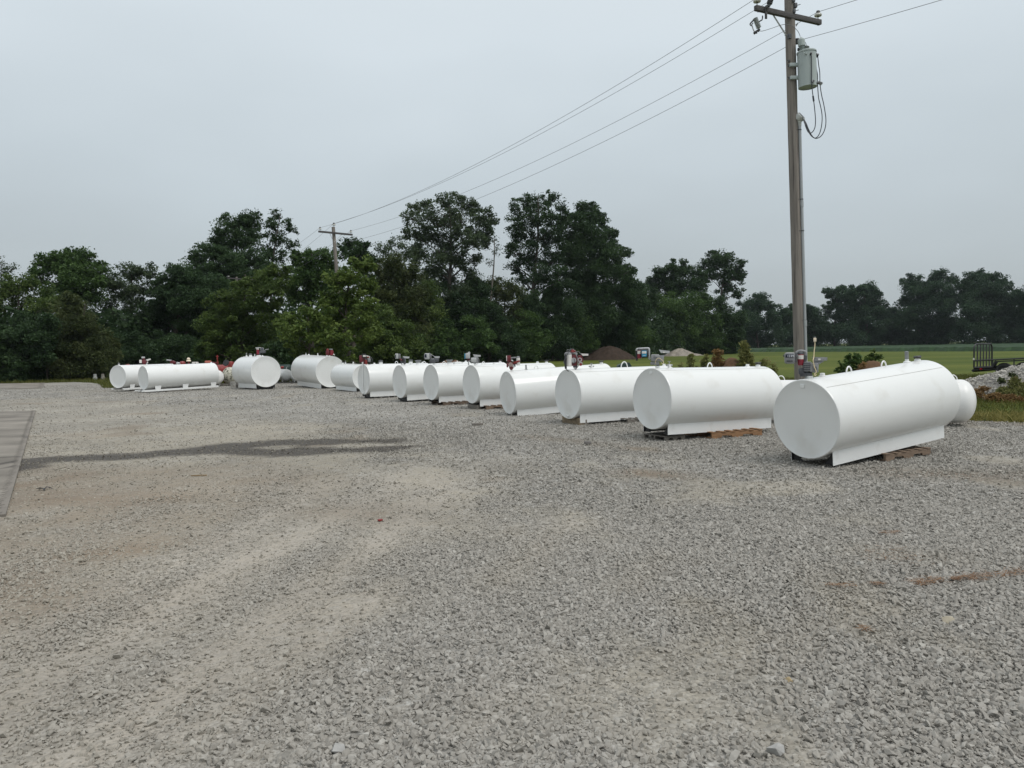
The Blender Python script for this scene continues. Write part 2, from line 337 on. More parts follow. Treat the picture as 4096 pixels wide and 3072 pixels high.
def gravel_material():
    m, nt, bs = nodes_of('gravel_ground'); N, K = nt.nodes, nt.links.new
    geo = N.new('ShaderNodeNewGeometry')
    def vor(sc):
        v = N.new('ShaderNodeTexVoronoi'); v.inputs['Scale'].default_value = sc; K(geo.outputs['Position'], v.inputs['Vector']); return v
    def noi(sc, d=4):
        v = N.new('ShaderNodeTexNoise'); v.inputs['Scale'].default_value = sc; v.inputs['Detail'].default_value = d; K(geo.outputs['Position'], v.inputs['Vector']); return v
    def math_(op, a, b):
        q = N.new('ShaderNodeMath'); q.operation = op
        for i, z in enumerate((a, b)):
            if isinstance(z, (int, float)): q.inputs[i].default_value = z
            else: K(z, q.inputs[i])
        return q.outputs[0]
    def mix(fac, a, b):
        q = N.new('ShaderNodeMix'); q.data_type = 'RGBA'
        for i, z in ((0, fac), (6, a), (7, b)):
            if isinstance(z, float): q.inputs[i].default_value = z
            elif isinstance(z, tuple): q.inputs[i].default_value = (*z, 1)
            else: K(z, q.inputs[i])
        return q.outputs[2]
    def attr(n):
        a = N.new('ShaderNodeAttribute'); a.attribute_name = n; return a.outputs['Fac']
    v1, v2, v3 = vor(34), vor(13), vor(5.5); n0, n1 = noi(.35), noi(1.1, 6)
    s1 = N.new('ShaderNodeSeparateColor'); K(v1.outputs['Color'], s1.inputs[0])
    s2 = N.new('ShaderNodeSeparateColor'); K(v2.outputs['Color'], s2.inputs[0])
    s3 = N.new('ShaderNodeSeparateColor'); K(v3.outputs['Color'], s3.inputs[0])
    tone = math_('ADD', math_('ADD', math_('MULTIPLY', s1.outputs[0], .45), math_('MULTIPLY', s2.outputs[0], .35)), math_('MULTIPLY', s3.outputs[0], .2))
    rp = N.new('ShaderNodeValToRGB'); e = rp.color_ramp.elements
    e[0].position = .12; e[0].color = (.13, .129, .122, 1); e[1].position = .9; e[1].color = (.46, .45, .42, 1)
    e2 = rp.color_ramp.elements.new(.5); e2.color = (.285, .272, .246, 1)
    K(tone, rp.inputs[0])
    fn = N.new('ShaderNodeTexNoise'); fn.inputs['Scale'].default_value = 40; fn.inputs['Detail'].default_value = 6; K(geo.outputs['Position'], fn.inputs['Vector'])
    rf = N.new('ShaderNodeValToRGB'); rf.color_ramp.elements[0].position = .3; rf.color_ramp.elements[1].position = .7
    rf.color_ramp.elements[0].color = (.225, .20, .158, 1); rf.color_ramp.elements[1].color = (.43, .392, .318, 1)
    K(fn.outputs['Fac'], rf.inputs[0])
    fi = attr('fines')
    gate = N.new('ShaderNodeMapRange'); K(s2.outputs[1], gate.inputs[0]); gate.inputs[1].default_value = .0; gate.inputs[2].default_value = 1; gate.inputs[3].default_value = .55; gate.inputs[4].default_value = 1.05
    c = mix(math_('MULTIPLY', fi, gate.outputs[0]), rp.outputs[0], rf.outputs[0])
    c = mix(math_('MULTIPLY', attr('pale'), .58), c, (.415, .376, .325))
    c = mix(math_('MULTIPLY', attr('brown'), .7), c, (.185, .135, .092))
    big = N.new('ShaderNodeMapRange'); K(n0.outputs['Fac'], big.inputs[0]); big.inputs[1].default_value = .3; big.inputs[2].default_value = .7; big.inputs[3].default_value = .80; big.inputs[4].default_value = 1.12
    cm = N.new('ShaderNodeMix'); cm.data_type = 'RGBA'; cm.blend_type = 'MULTIPLY'; cm.inputs[0].default_value = 1; K(c, cm.inputs[6]); K(big.outputs[0], cm.inputs[7]); c = cm.outputs[2]
    wet = attr('wet'); c = mix(math_('MULTIPLY', wet, .9), c, (.036, .028, .021))
    K(c, bs.inputs['Base Color'])
    ro = N.new('ShaderNodeMapRange'); K(wet, ro.inputs[0]); ro.inputs[3].default_value = .92; ro.inputs[4].default_value = .55; K(ro.outputs[0], bs.inputs['Roughness'])
    bs.inputs['Specular IOR Level'].default_value = .25
    h = math_('ADD', math_('MULTIPLY', v1.outputs['Distance'], -.5), math_('MULTIPLY', v2.outputs['Distance'], -.9))
    bp = N.new('ShaderNodeBump'); bp.inputs['Strength'].default_value = .8; bp.inputs['Distance'].default_value = .03; K(h, bp.inputs['Height']); K(bp.outputs[0], bs.inputs['Normal'])
    return m
def lawn_material():
    m, nt, bs = nodes_of('mown_lawn'); N, K = nt.nodes, nt.links.new
    geo = N.new('ShaderNodeNewGeometry')
    def noi(sc, d, st=None):
        v = N.new('ShaderNodeTexNoise'); v.inputs['Scale'].default_value = sc; v.inputs['Detail'].default_value = d
        if st:
            mp = N.new('ShaderNodeMapping'); mp.inputs['Scale'].default_value = st; K(geo.outputs['Position'], mp.inputs[0]); K(mp.outputs[0], v.inputs['Vector'])
        else: K(geo.outputs['Position'], v.inputs['Vector'])
        return v.outputs['Fac']
    a, b = noi(.06, 5, (.5, 1.6, 1)), noi(6, 6)
    ad = N.new('ShaderNodeMath'); ad.operation = 'MULTIPLY_ADD'; ad.inputs[1].default_value = .45; K(b, ad.inputs[0]); K(a, ad.inputs[2])
    rp = N.new('ShaderNodeValToRGB'); e = rp.color_ramp.elements
    e[0].position = .48; e[0].color = (.045, .072, .011, 1); e[1].position = .95; e[1].color = (.118, .133, .028, 1); K(ad.outputs[0], rp.inputs[0])
    K(rp.outputs[0], bs.inputs['Base Color']); bs.inputs['Roughness'].default_value = .9; bs.inputs['Specular IOR Level'].default_value = .1
    bp = N.new('ShaderNodeBump'); bp.inputs['Strength'].default_value = .9; bp.inputs['Distance'].default_value = .06; K(b, bp.inputs['Height']); K(bp.outputs[0], bs.inputs['Normal'])
    return m
LAWN = lawn_material(); GRAVELM = gravel_material()
def grid(x0, x1, y0, y1, dx, dy):
    xs, ys = np.arange(x0, x1 + dx * .5, dx), np.arange(y0, y1 + dy * .5, dy)
    X, Y = np.meshgrid(xs, ys); n, k = len(ys), len(xs); i = np.arange(n * k).reshape(n, k)
    F = np.stack([i[:-1, :-1], i[:-1, 1:], i[1:, 1:], i[1:, :-1]], -1).reshape(-1, 4)
    return X.ravel(), Y.ravel(), F
def trim(V, F, keep, attrs):
    F = F[keep]; used = np.unique(F); mp = np.full(len(V), -1); mp[used] = np.arange(len(used))
    return V[used], mp[F], {k: a[used] for k, a in attrs.items()}
# lawn sheet reaching the horizon
lx = np.array([-2500, -600, -200, -90, -60, -40, -25, -12, 0, 12, 25, 40, 60, 90, 200, 600, 2500.]); ly = np.array([-400, -60, -20, 0, 12, 20, 30, 45, 60, 90, 140, 200, 300, 500, 1000, 3000.])
X, Y = np.meshgrid(lx, ly); idx = np.arange(X.size).reshape(X.shape)
LF = np.stack([idx[:-1, :-1], idx[:-1, 1:], idx[1:, 1:], idx[1:, :-1]], -1).reshape(-1, 4)
o = np_mesh('lawn', np.stack([X.ravel(), Y.ravel(), np.full(X.size, -.03)], -1), LF, LAWN); tag(o, kind='structure')
# gravel yard sheet with a ragged edge
gx, gy, gf = grid(-48, 20, -3, 60, .14, .14)
gsd = poly_sd(gx, gy, GRAVEL_EDGE) + (fbm(gx * .9, gy * .9, 5) - .5) * 1.1 + (fbm(gx * 4, gy * 4, 6) - .5) * .5
fi_, we_, br_, pa_ = ground_fields(gx, gy)
gz = (fbm(gx * .5, gy * .5, 71) - .5) * .018 * (gy > 2.5)
br_ = np.maximum(br_, .8 * sstep(1.3, .1, gsd) * (gx > 4))
V = np.stack([gx, gy, gz], -1)
V, F2, AT = trim(V, gf, (gsd[gf].min(1) > 0), dict(fines=fi_, wet=we_, brown=br_, pale=pa_))
o = np_mesh('gravel_yard', V, F2, GRAVELM, AT, smooth=True); tag(o, kind='structure')

# loose crushed stones lying on the yard
def stone_shapes(k, npts):
    out = []
    for i in range(k):
        bm = bmesh.new()
        for j in range(npts):
            d = Vector((rnd.gauss(0, 1), rnd.gauss(0, 1), rnd.gauss(0, 1))).normalized() * rnd.uniform(.75, 1.1)
            bm.verts.new((d.x, d.y * rnd.uniform(.7, .95), d.z * .78))
        r = bmesh.ops.convex_hull(bm, input=bm.verts[:]); bm.verts.ensure_lookup_table()
        bmesh.ops.delete(bm, geom=[v for v in bm.verts if not v.link_faces], context='VERTS')
        bm.verts.index_update(); bmesh.ops.triangulate(bm, faces=bm.faces[:]); bm.verts.index_update()
        out.append((np.array([v.co[:] for v in bm.verts]), np.array([[v.index for v in f.verts] for f in bm.faces]))); bm.free()
    return out
SH_HI, SH_LO = stone_shapes(24, 13), stone_shapes(14, 8)
def scatter_stones(n, sampler, size, shapes, dens, lo=(0, .1), hi=(99, 100)):
    x, y = sampler(n); fz = sstep(*lo, y) * (1 - sstep(*hi, y)); q_ = rng.random(n) < fz; x, y = x[q_], y[q_]; px, py = project_np(x, y)
    ok = (px > -900) & (px < 5000) & (py < 3300) & (poly_sd(x, y, GRAVEL_EDGE) > .1)
    x, y = x[ok], y[ok]; f, w, b, pl = ground_fields(x, y)
    keep = rng.random(len(x)) < dens(f); x, y, f, w, b = x[keep], y[keep], f[keep], w[keep], b[keep]
    n = len(x); s = size[0] * np.exp(rng.normal(0, size[1], n)); s = np.clip(s, size[0] * .4, size[0] * 2.6) * (1 - .25 * f)
    tone = np.clip(rng.normal(.50, .08, n), .1, .9); tone = np.where(rng.random(n) < .012, .95, tone)
    tone = tone * (1 - .9 * w); ci = rng.integers(0, len(shapes), n)
    rz = rng.uniform(0, 2 * np.pi, n); tx = rng.normal(0, .35, n); ty = rng.normal(0, .35, n)
    VV, FF, TT, DD = [], [], [], []; off = 0
    for k, (sv, sf) in enumerate(shapes):
        m = ci == k
        if not m.any(): continue
        c, sn = np.cos(rz[m]), np.sin(rz[m]); a, bb = tx[m], ty[m]; sc = s[m]
        vx = sv[None, :, 0] * c[:, None] - sv[None, :, 1] * sn[:, None]; vy = sv[None, :, 0] * sn[:, None] + sv[None, :, 1] * c[:, None]
        vz = sv[None, :, 2] + vx * a[:, None] + vy * bb[:, None]
        P = np.stack([x[m][:, None] + vx * sc[:, None], y[m][:, None] + vy * sc[:, None], (vz + .22) * sc[:, None]], -1).reshape(-1, 3)
        q = m.sum(); Fm = (sf[None] + (np.arange(q) * len(sv))[:, None, None]).reshape(-1, 3) + off
        VV.append(P); FF.append(Fm); TT.append(np.repeat(tone[m], len(sv))); DD.append(np.repeat(np.clip(f[m] * .8 + b[m] * .5, 0, 1), len(sv))); off += len(P)
    return np.concatenate(VV), np.concatenate(FF), np.concatenate(TT), np.concatenate(DD)
def fan(y0, y1, p=1.0):
    def f(n):
        # uniform over the ground inside the widened view wedge
        y = np.sqrt(rng.uniform(y0 ** 2, y1 ** 2, n)); x = y * rng.uniform(-.95, .95, n); return x, y
    return f
m, nt, bs = nodes_of('crushed_limestone'); N, K = nt.nodes, nt.links.new
a1 = N.new('ShaderNodeAttribute'); a1.attribute_name = 'tone'; a2 = N.new('ShaderNodeAttribute'); a2.attribute_name = 'dust'
geo = N.new('ShaderNodeNewGeometry'); nz = N.new('ShaderNodeTexNoise'); nz.inputs['Scale'].default_value = 60; nz.inputs['Detail'].default_value = 5; K(geo.outputs['Position'], nz.inputs['Vector'])
q = N.new('ShaderNodeMath'); q.operation = 'MULTIPLY_ADD'; q.inputs[1].default_value = .35; K(nz.outputs['Fac'], q.inputs[0]); K(a1.outputs['Fac'], q.inputs[2])
rp = N.new('ShaderNodeValToRGB'); e = rp.color_ramp.elements; e[0].position = .15; e[0].color = (.07, .069, .066, 1); e[1].position = 1.25 / 1.35; e[1].color = (.40, .385, .35, 1)
e3 = rp.color_ramp.elements.new(.62); e3.color = (.278, .262, .234, 1); K(q.outputs[0], rp.inputs[0])
mx = N.new('ShaderNodeMix'); mx.data_type = 'RGBA'; mm = N.new('ShaderNodeMath'); mm.operation = 'MULTIPLY'; mm.inputs[1].default_value = .6; K(a2.outputs['Fac'], mm.inputs[0])
K(mm.outputs[0], mx.inputs[0]); K(rp.outputs[0], mx.inputs[6]); mx.inputs[7].default_value = (.32, .288, .228, 1); K(mx.outputs[2], bs.inputs['Base Color'])
bs.inputs['Roughness'].default_value = .85; bs.inputs['Specular IOR Level'].default_value = .3; STONE = m
parts_ = [scatter_stones(383000, fan(2.6, 10.5), (.0112, .50), SH_HI, lambda f: 1.05 - .97 * f, hi=(6.5, 10.5)),
          scatter_stones(5500, fan(2.6, 10.5), (.025, .22), SH_HI, lambda f: 1.0 - .72 * f, hi=(8, 10.5)),
          scatter_stones(436000, fan(6.5, 23.0), (.0150, .42), SH_LO, lambda f: 1.0 - .90 * f, lo=(6.5, 10.5), hi=(15, 23)),
          scatter_stones(172000, fan(15.0, 52.0), (.022, .36), SH_LO, lambda f: .9 - .5 * f, lo=(15, 23))]
o_, VV, FF, TT, DD = 0, [], [], [], []
for v, f, t, d in parts_: VV.append(v); FF.append(f + o_); TT.append(t); DD.append(d); o_ += len(v)
o = np_mesh('gravel', np.concatenate(VV), np.concatenate(FF), STONE, dict(tone=np.concatenate(TT), dust=np.concatenate(DD)))
tag(o, 'loose grey crushed limestone scattered over the yard', 'gravel', kind='stuff')
del VV, FF, TT, DD, parts_

# concrete pads at the left
STREAKS = [(G2([(-400, 1850), (-20, 1840), (112, 1832)]), .07, .8), (G2([(-400, 1878), (-20, 1868), (104, 1846)]), .12, 1.0), (G2([(-400, 1896), (0, 1884), (85, 1868)]), .05, .8), (G2([(-400, 1806), (-50, 1800), (60, 1797)]), .02, .5)]
JOINTS = [G2([(-600, 1692), (0, 1676), (140, 1670)])]
def slab_material():
    m, nt, bs = nodes_of('stained_concrete'); N, K = nt.nodes, nt.links.new; geo = N.new('ShaderNodeNewGeometry')
    n1 = N.new('ShaderNodeTexNoise'); n1.inputs['Scale'].default_value = .9; n1.inputs['Detail'].default_value = 7; K(geo.outputs['Position'], n1.inputs['Vector'])
    n2 = N.new('ShaderNodeTexNoise'); n2.inputs['Scale'].default_value = 45; n2.inputs['Detail'].default_value = 4; K(geo.outputs['Position'], n2.inputs['Vector'])
    rp = N.new('ShaderNodeValToRGB'); e = rp.color_ramp.elements; e[0].position = .32; e[0].color = (.14, .125, .105, 1); e[1].position = .68; e[1].color = (.265, .24, .205, 1); K(n1.outputs['Fac'], rp.inputs[0])
    a = N.new('ShaderNodeAttribute'); a.attribute_name = 'wet'; mx = N.new('ShaderNodeMix'); mx.data_type = 'RGBA'; K(a.outputs['Fac'], mx.inputs[0]); K(rp.outputs[0], mx.inputs[6]); mx.inputs[7].default_value = (.032, .027, .022, 1)
    K(mx.outputs[2], bs.inputs['Base Color']); bs.inputs['Roughness'].default_value = .88
    bp = N.new('ShaderNodeBump'); bp.inputs['Strength'].default_value = .25; bp.inputs['Distance'].default_value = .01; K(n2.outputs['Fac'], bp.inputs['Height']); K(bp.outputs[0], bs.inputs['Normal']); return m
SLABM = slab_material()
def slab(name, pts, h, d=.10, stains=True):
    P = np.array(pts, float); X, Y, F = grid(P[:, 0].min(), P[:, 0].max(), P[:, 1].min(), P[:, 1].max(), d, d)
    sd = poly_sd(X, Y, pts); wet = np.zeros_like(X); nn = fbm(X * 1.5, Y * 4, 93)
    if stains:
        for l, w, g in STREAKS: wet = np.maximum(wet, g * np.exp(-(line_d(X, Y, l) / w) ** 2) * np.clip(.3 + 1.2 * nn, 0, 1))
        for l in JOINTS: wet = np.maximum(wet, .75 * np.exp(-(line_d(X, Y, l) / .06) ** 2))
    mb = MB(); mb.prism([(p[0], p[1], h - .15) for p in pts], (0, 0, .15)); so = mb.build(name, CONC); tag(so, kind='structure')
    Z = h + .004 + np.zeros_like(X)
    V = np.stack([X, Y, Z], -1); V, F2, A = trim(V, F, sd[F].min(1) > .02, dict(wet=np.clip(wet, 0, .92))); np_mesh('stained_surface', V, F2, SLABM, A, parent=so); return so
slab('concrete_pad', [(-16.76, 26.98), (-6.0, 9.0), (-14.6, 4.0), (-34, 22.0)], .035)
slab('concrete_apron', [(-34.75, 57.2), (-29.0, 47.5), (-52, 44.5), (-60, 57.8)], .03, .25, False)
# standing soybean crop beyond the lawn
cx_, cy_, cf_ = grid(45, 260, 60, 300, 1.1, 1.1)
front = np.interp(cx_, [20, 50, 61, 83, 110, 330], [330, 235, 198, 125, 60, 40])
cz = .45 + .35 * fbm(cx_ * .5, cy_ * .5, 81) + .12 * rng.random(len(cx_)); cz = np.where(cy_ - front < 1.2, -.1, cz)
V = np.stack([cx_, cy_, cz], -1); V, F2, _ = trim(V, cf_, ((cy_ - front)[cf_].max(1) > 0), {})
SOY = paint('soybean_leaves', (.024, .050, .020), .8, var=.4, scale=1.5, bump=.8, bscale=4, spec=.15)
tag(np_mesh('crop_field', V, F2, SOY, smooth=False), 'dark green soybean crop standing beyond the mown lawn', 'crop field', kind='stuff')

# ================================================================== white fuel tanks
class Tank:
    """frame of a tank: x along the axis from the head facing the yard, z up, y to one side"""
    def __init__(s, c, yaw, tilt, L, D, name, label, group):
        yaw, tilt = R(yaw), R(tilt); s.L, s.Rad = L, D / 2
        a = Vector((math.sin(yaw) * math.cos(tilt), math.cos(yaw) * math.cos(tilt), math.sin(tilt)))
        sd_ = a.cross(Vector((0, 0, 1))).normalized(); up = sd_.cross(a)
        s.a, s.s, s.up, s.c = a, sd_, up, Vector(c); s.sg = 1 if yaw > 0 else -1      # sg: the side turned to the camera
        rot = Matrix((a, -sd_, up)).transposed()
        s.root = thing(name, label, 'fuel tank', Vector((c[0], c[1], 0)) + Vector((a.x, a.y, 0)) * L / 2, rot, group)
    def p(s, t, lat=0.0, h=0.0): return s.c + s.a * t + s.s * (lat * s.sg) + s.up * h
    def top(s, t, h=0.0): return s.p(t, 0, s.Rad + h)
    def t_seen(s, px):
        lo, hi = 0.0, s.L
        inc = project(s.top(hi))[0] > project(s.top(lo))[0]
        for _ in range(40):
            mid = (lo + hi) / 2
            if (project(s.top(mid))[0] < px) == inc: lo = mid
            else: hi = mid
        return min(max(mid, .1), s.L - .1)
def tank_shell(T, seam=36, rib=False, plate=True, drain=False):
    Rr, Ln = T.Rad, T.L; mb = MB()
    prof = [(.006, 0), (.004, Rr * .6), (.004, Rr - .035), (-.004, Rr - .016), (0.0, Rr - .006), (.010, Rr - .001), (.03, Rr)]
    mid = [(Ln * k / 8, Rr) for k in range(1, 8)]
    prof = prof + mid + [(Ln - d, r) for d, r in reversed(prof)]
    mb.lathe(T.c, T.a, prof, n=112)
    sh = mb.build('shell', WHITE, T.root, angle=40)
    if seam is not None:
        sm = MB(); th = R(seam); n = 40
        pts = [T.c + T.a * (.06 + (Ln - .14) * i / n) + (T.s * T.sg * math.sin(th) + T.up * math.cos(th)) * (Rr + .0005) for i in range(n + 1)]
        sm.tube(pts, .0042, 6); sm.build('weld_seam', SEAM, T.root)
    if plate:
        q = MB(); rot = Matrix((T.a, -T.s, T.up)).transposed()
        q.box(T.p(-.003, -.02, Rr - .10), (.010, .075, .062), rot, bev=.003); q.box(T.p(-.006, -.02, Rr - .10), (.010, .055, .040), rot); q.build('nameplate', WHITE2, T.root)
    if rib:
        q = MB(); q.tube([T.p(-.022, -.02, Rr + .04), T.p(-.022, -.02, Rr - .05), T.p(-.022, -.02, -Rr + .06)], .021, 10)
        q.cyl(T.p(-.022, -.02, Rr + .02), T.p(-.022, -.02, Rr + .09), .035, n=14); q.cyl(T.p(-.022, -.02, Rr + .09), T.p(-.022, -.02, Rr + .18), .018, .012, n=10, mi=1)
        q.box(T.p(-.02, -.02, -Rr + .07), (.06, .06, .06), bev=.01); q.build('gauge_pipe', [WHITE2, PALE], T.root)
    if drain:
        q = MB(); q.cyl(T.p(.01, .03, -Rr + .075), T.p(-.05, .03, -Rr + .075), .028, n=14); q.cyl(T.p(-.05, .03, -Rr + .075), T.p(-.065, .03, -Rr + .075), .038, n=8); q.build('drain_plug', WHITE2, T.root)
    return sh
def tank_skid(T, drop=.08):
    k = T.Rad / .61; lat = .38 * k; zt = -math.sqrt(T.Rad ** 2 - lat ** 2) + .015; zb = -T.Rad - drop
    for sgn in (1, -1):
        mb = MB(); t0, t1 = .10, T.L - .12
        for off, th, mi in ((0, .006, 0), (-.0065, .006, 1)):
            l0, l1 = sgn * (lat + off), sgn * (lat + off - th)
            q = [T.p(t0, l0, zt), T.p(t1, l0, zt), T.p(t1, l0, zb), T.p(t0, l0, zb)]
            mb.prism(q, T.s * T.sg * (l1 - l0), mi)
        # curled black liner plates at the open end
        for tt in (t0 + .03, t1 - .05):
            mb.prism([T.p(tt, sgn * (lat - .015), zb + .002), T.p(tt, sgn * (lat - .20 * k), zb + .002), T.p(tt, sgn * (lat - .14 * k), zb + .05), T.p(tt, sgn * (lat - .015), zt - .02)], T.a * .008, 1)
        mb.build('skid', [WHITE2, BLACK], T.root)
    for tt in (T.L * .25, T.L * .75):
        mb = MB(); mb.prism([T.p(tt, -lat + .02, zb + .004), T.p(tt, lat - .02, zb + .004), T.p(tt, lat - .02, zb + .10), T.p(tt, -lat + .02, zb + .10)], T.a * .05)
        mb.build('cross_brace', BLACK, T.root)
def lug(T, t, h=.10, w=.13):
    mb = MB(); pts = []
    for i in range(13):
        u = math.pi * i / 12; pts.append(T.top(t, -.012) + T.a * (-w / 2 * math.cos(u) * (1 if 1 else 0)) * (1 - .25 * math.sin(u)) + T.up * (h * math.sin(u) ** .7))
    mb.tube(pts, .0125, 8); mb.build('lifting_lug', WHITE2, T.root)
def fitting(T, t, kind, lat=0.0):
    mb = MB(); b = T.p(t, lat, math.sqrt(max(T.Rad ** 2 - lat ** 2, .01))); u = T.up
    if kind == 'bung':
        mb.lathe(b, u, [(-.02, .055), (.012, .055), (.014, .036), (.05, .036), (.05, 0)], 18); mb.build('bung', WHITE2, T.root)
    elif kind == 'cap':
        mb.lathe(b, u, [(-.02, .05), (.03, .05), (.03, .03), (.05, .03), (.05, 0)], 16); mb.lathe(b + u * .05, u, [(0, .055), (.02, .065), (.035, .05), (.04, 0)], 16, 1)
        mb.cyl(b + u * .07 - T.a * .09, b + u * .08 + T.a * .09, .012, n=8, mi=1); mb.build('fill_cap', [WHITE2, BLACK], T.root)
    elif kind == 'vent':
        mb.lathe(b, u, [(-.02, .06), (.02, .055), (.03, .03), (.06, .03), (.06, 0)], 16); mb.lathe(b + u * .06, u, [(0, .032), (.13, .032), (.135, 0)], 14, 1); mb.build('vent_cap', [WHITE2, CLEAR], T.root)
    elif kind == 'pipe':
        mb.lathe(b, u, [(-.02, .05), (.01, .05), (.012, .026), (.14, .024), (.145, 0)], 14); mb.build('vent_pipe', GALV, T.root)
    elif kind == 'cup':
        mb.lathe(b, u, [(-.03, .08), (.06, .08)], 22); mb.lathe(b, u, [(.06, .078), (.12, .078)], 22, 1); mb.lathe(b, u, [(.12, .078), (.125, .088), (.15, .088), (.158, 0)], 22, 2); mb.build('emergency_vent', [WHITE2, CLEAR, DGREY], T.root)
    elif kind == 'funnel':
        mb.lathe(b, u, [(-.03, .08), (.05, .08)], 22); mb.lathe(b, u, [(.05, .08), (.09, .085), (.13, .115), (.15, .12), (.152, 0)], 22, 1); mb.build('emergency_vent', [WHITE2, CLEAR], T.root)
    elif kind == 'box':
        mb.box(b + u * .03, (.26, .14, .07), Matrix((T.a, -T.s, T.up)).transposed(), bev=.006); mb.cyl(b + u * .065, b + u * .11, .02, n=10, mi=1); mb.build('junction_box', [WHITE2, PALE], T.root)
    elif kind == 'valve':
        mb.cyl(b - u * .02, b + u * .07, .03, n=14); mb.cyl(b + u * .05 - T.a * .07, b + u * .05 + T.a * .07, .02, n=10, mi=1); mb.cyl(b + u * .05, b + u * .12, .012, n=8, mi=1); mb.box(b + u * .125, (.06, .03, .012), mi=1); mb.build('valve', [WHITE2, GALV], T.root)
    elif kind == 'redpipe':
        mb.lathe(b, u, [(-.03, .07), (.02, .06), (.05, .025), (.14, .022), (.14, 0)], 16); mb.lathe(b + u * .14, u, [(0, .03), (.06, .03), (.065, 0)], 10, 1); mb.build('vent_pipe', [WHITE2, RED], T.root)

# ---- fuel pumps: x to the right, y away, z up from the bung; sub-parts hang under the pump body
class Pump:
    def __init__(s, T, px, k=1.0, lat=0.0):
        s.T = T; s.base = T.top(T.t_seen(px), -.01); s.k = k; s.sub = {}
        v = Vector((s.base.x, s.base.y, 0)).normalized(); s.y = v; s.x = Vector((v.y, -v.x, 0)); s.z = Vector((0, 0, 1))
        s.rot = Matrix((s.x, s.y, s.z)).transposed()
    def P(s, x, z, y=0.0): return s.base + (s.x * x + s.y * y + s.z * z) * s.k
    def mb(s, part, mats):
        if part not in s.sub: s.sub[part] = (MB(), [])
        mb, ml = s.sub[part]; idx = []
        for m in (mats if isinstance(mats, (list, tuple)) else [mats]):
            if m not in ml: ml.append(m)
            idx.append(ml.index(m))
        return mb, idx
    def box(s, part, mat, x0, x1, z0, z1, y0=-.05, y1=.05, bev=.008, ry=0.0):
        mb, (i,) = s.mb(part, mat)
        mb.box(s.P((x0 + x1) / 2, (z0 + z1) / 2, (y0 + y1) / 2), ((x1 - x0) * s.k, (y1 - y0) * s.k, (z1 - z0) * s.k), s.rot @ Matrix.Rotation(R(ry), 3, 'Y'), i, bev * s.k)
    def cyl(s, part, mat, a, b, r, r2=None, n=18):
        mb, (i,) = s.mb(part, mat); mb.cyl(s.P(*a), s.P(*b), r * s.k, None if r2 is None else r2 * s.k, n, i)
    def tube(s, part, mat, pts, r, n=8):
        mb, (i,) = s.mb(part, mat); mb.tube(smooth_path([s.P(*p) for p in pts]), r * s.k, n, i)
    def filt(s, mat, x, z0, z1, r, y=0.0, label=None, head=DGREY, part='filter'):
        mb, (i, j) = s.mb(part, [mat, head])
        mb.lathe(s.P(x, z0, y), s.z, [(0, 0), (.004 * s.k, r * .8 * s.k), (.014 * s.k, r * s.k), ((z1 - z0) * s.k, r * s.k), ((z1 - z0 + .01) * s.k, r * .8 * s.k)], 20, i)
        mb.lathe(s.P(x, z1, y), s.z, [(0, r * .95 * s.k), (.03 * s.k, r * .95 * s.k), (.045 * s.k, r * .6 * s.k), (.05 * s.k, 0)], 18, j)
        if label:
            mb, (q,) = s.mb(part, PALE); mb.lathe(s.P(x, label[0], y), s.z, [(0, r * 1.01 * s.k), ((label[1] - label[0]) * s.k, r * 1.01 * s.k)], 20, q)
    def holster(s, mat, x0, z0, x1, z1, h=.055, part='nozzle_holder', w=.07):
        """slanted tray for the nozzle, open channel"""
        mb, (i,) = s.mb(part, mat); dx, dz = x1 - x0, z1 - z0; ln = math.hypot(dx, dz); u = Vector((dx / ln, 0, dz / ln)); n_ = Vector((-u.z, 0, u.x))
        def W(q, y): return s.base + (s.x * q.x + s.z * q.z + s.y * y) * s.k
        o = Vector((x0, 0, z0))
        for y, th in ((-w / 2, .006), (w / 2 - .006, .006)):
            poly = [W(o + u * .03, y), W(o + u * ln - n_ * h * .9, y), W(o + u * ln, y), W(o - u * .01, y)]
            poly = [W(o + u * .05 - n_ * h, y), W(o + u * ln - n_ * h * .8, y), W(o + u * ln, y), W(o, y)]
            mb.prism(poly, s.y * th * s.k, i)
        mb.prism([W(o, -w / 2 + .006), W(o + u * ln, -w / 2 + .006), W(o + u * ln - n_ * .006, -w / 2 + .006), W(o - n_ * .006, -w / 2 + .006)], s.y * (w - .012) * s.k, i)
        mb.prism([W(o + u * ln, -w / 2), W(o + u * ln - n_ * h * .8, -w / 2), W(o + u * (ln + .006) - n_ * h * .8, -w / 2), W(o + u * (ln + .006), -w / 2)], s.y * w * s.k, i)
    def done(s):
        body = None
        for part in ['fuel_pump'] + [k for k in s.sub if k != 'fuel_pump']:
            mb, ml = s.sub[part]; o = mb.build(part.split('#')[0], ml, s.T.root if part == 'fuel_pump' else body, angle=38)
            if part == 'fuel_pump': body = o
        return body
def smooth_path(pts, n=6):
    pts = [Vector(p) for p in pts]
    if len(pts) < 3: return pts
    out = []
    for i in range(len(pts) - 1):
        p0, p1, p2, p3 = pts[max(i - 1, 0)], pts[i], pts[i + 1], pts[min(i + 2, len(pts) - 1)]
        for k in range(n):
            t = k / n
            out.append(.5 * (2 * p1 + (p2 - p0) * t + (2 * p0 - 5 * p1 + 4 * p2 - p3) * t * t + (3 * p1 - p0 - 3 * p2 + p3) * t ** 3))
    return out + [pts[-1]]
SEG = {'0': 'abcdef', '1': 'bc', '2': 'abged', '3': 'abgcd', '4': 'fgbc', '5': 'afgcd', '6': 'afgedc', '7': 'abc', '8': 'abcdefg', '9': 'abcdfg'}
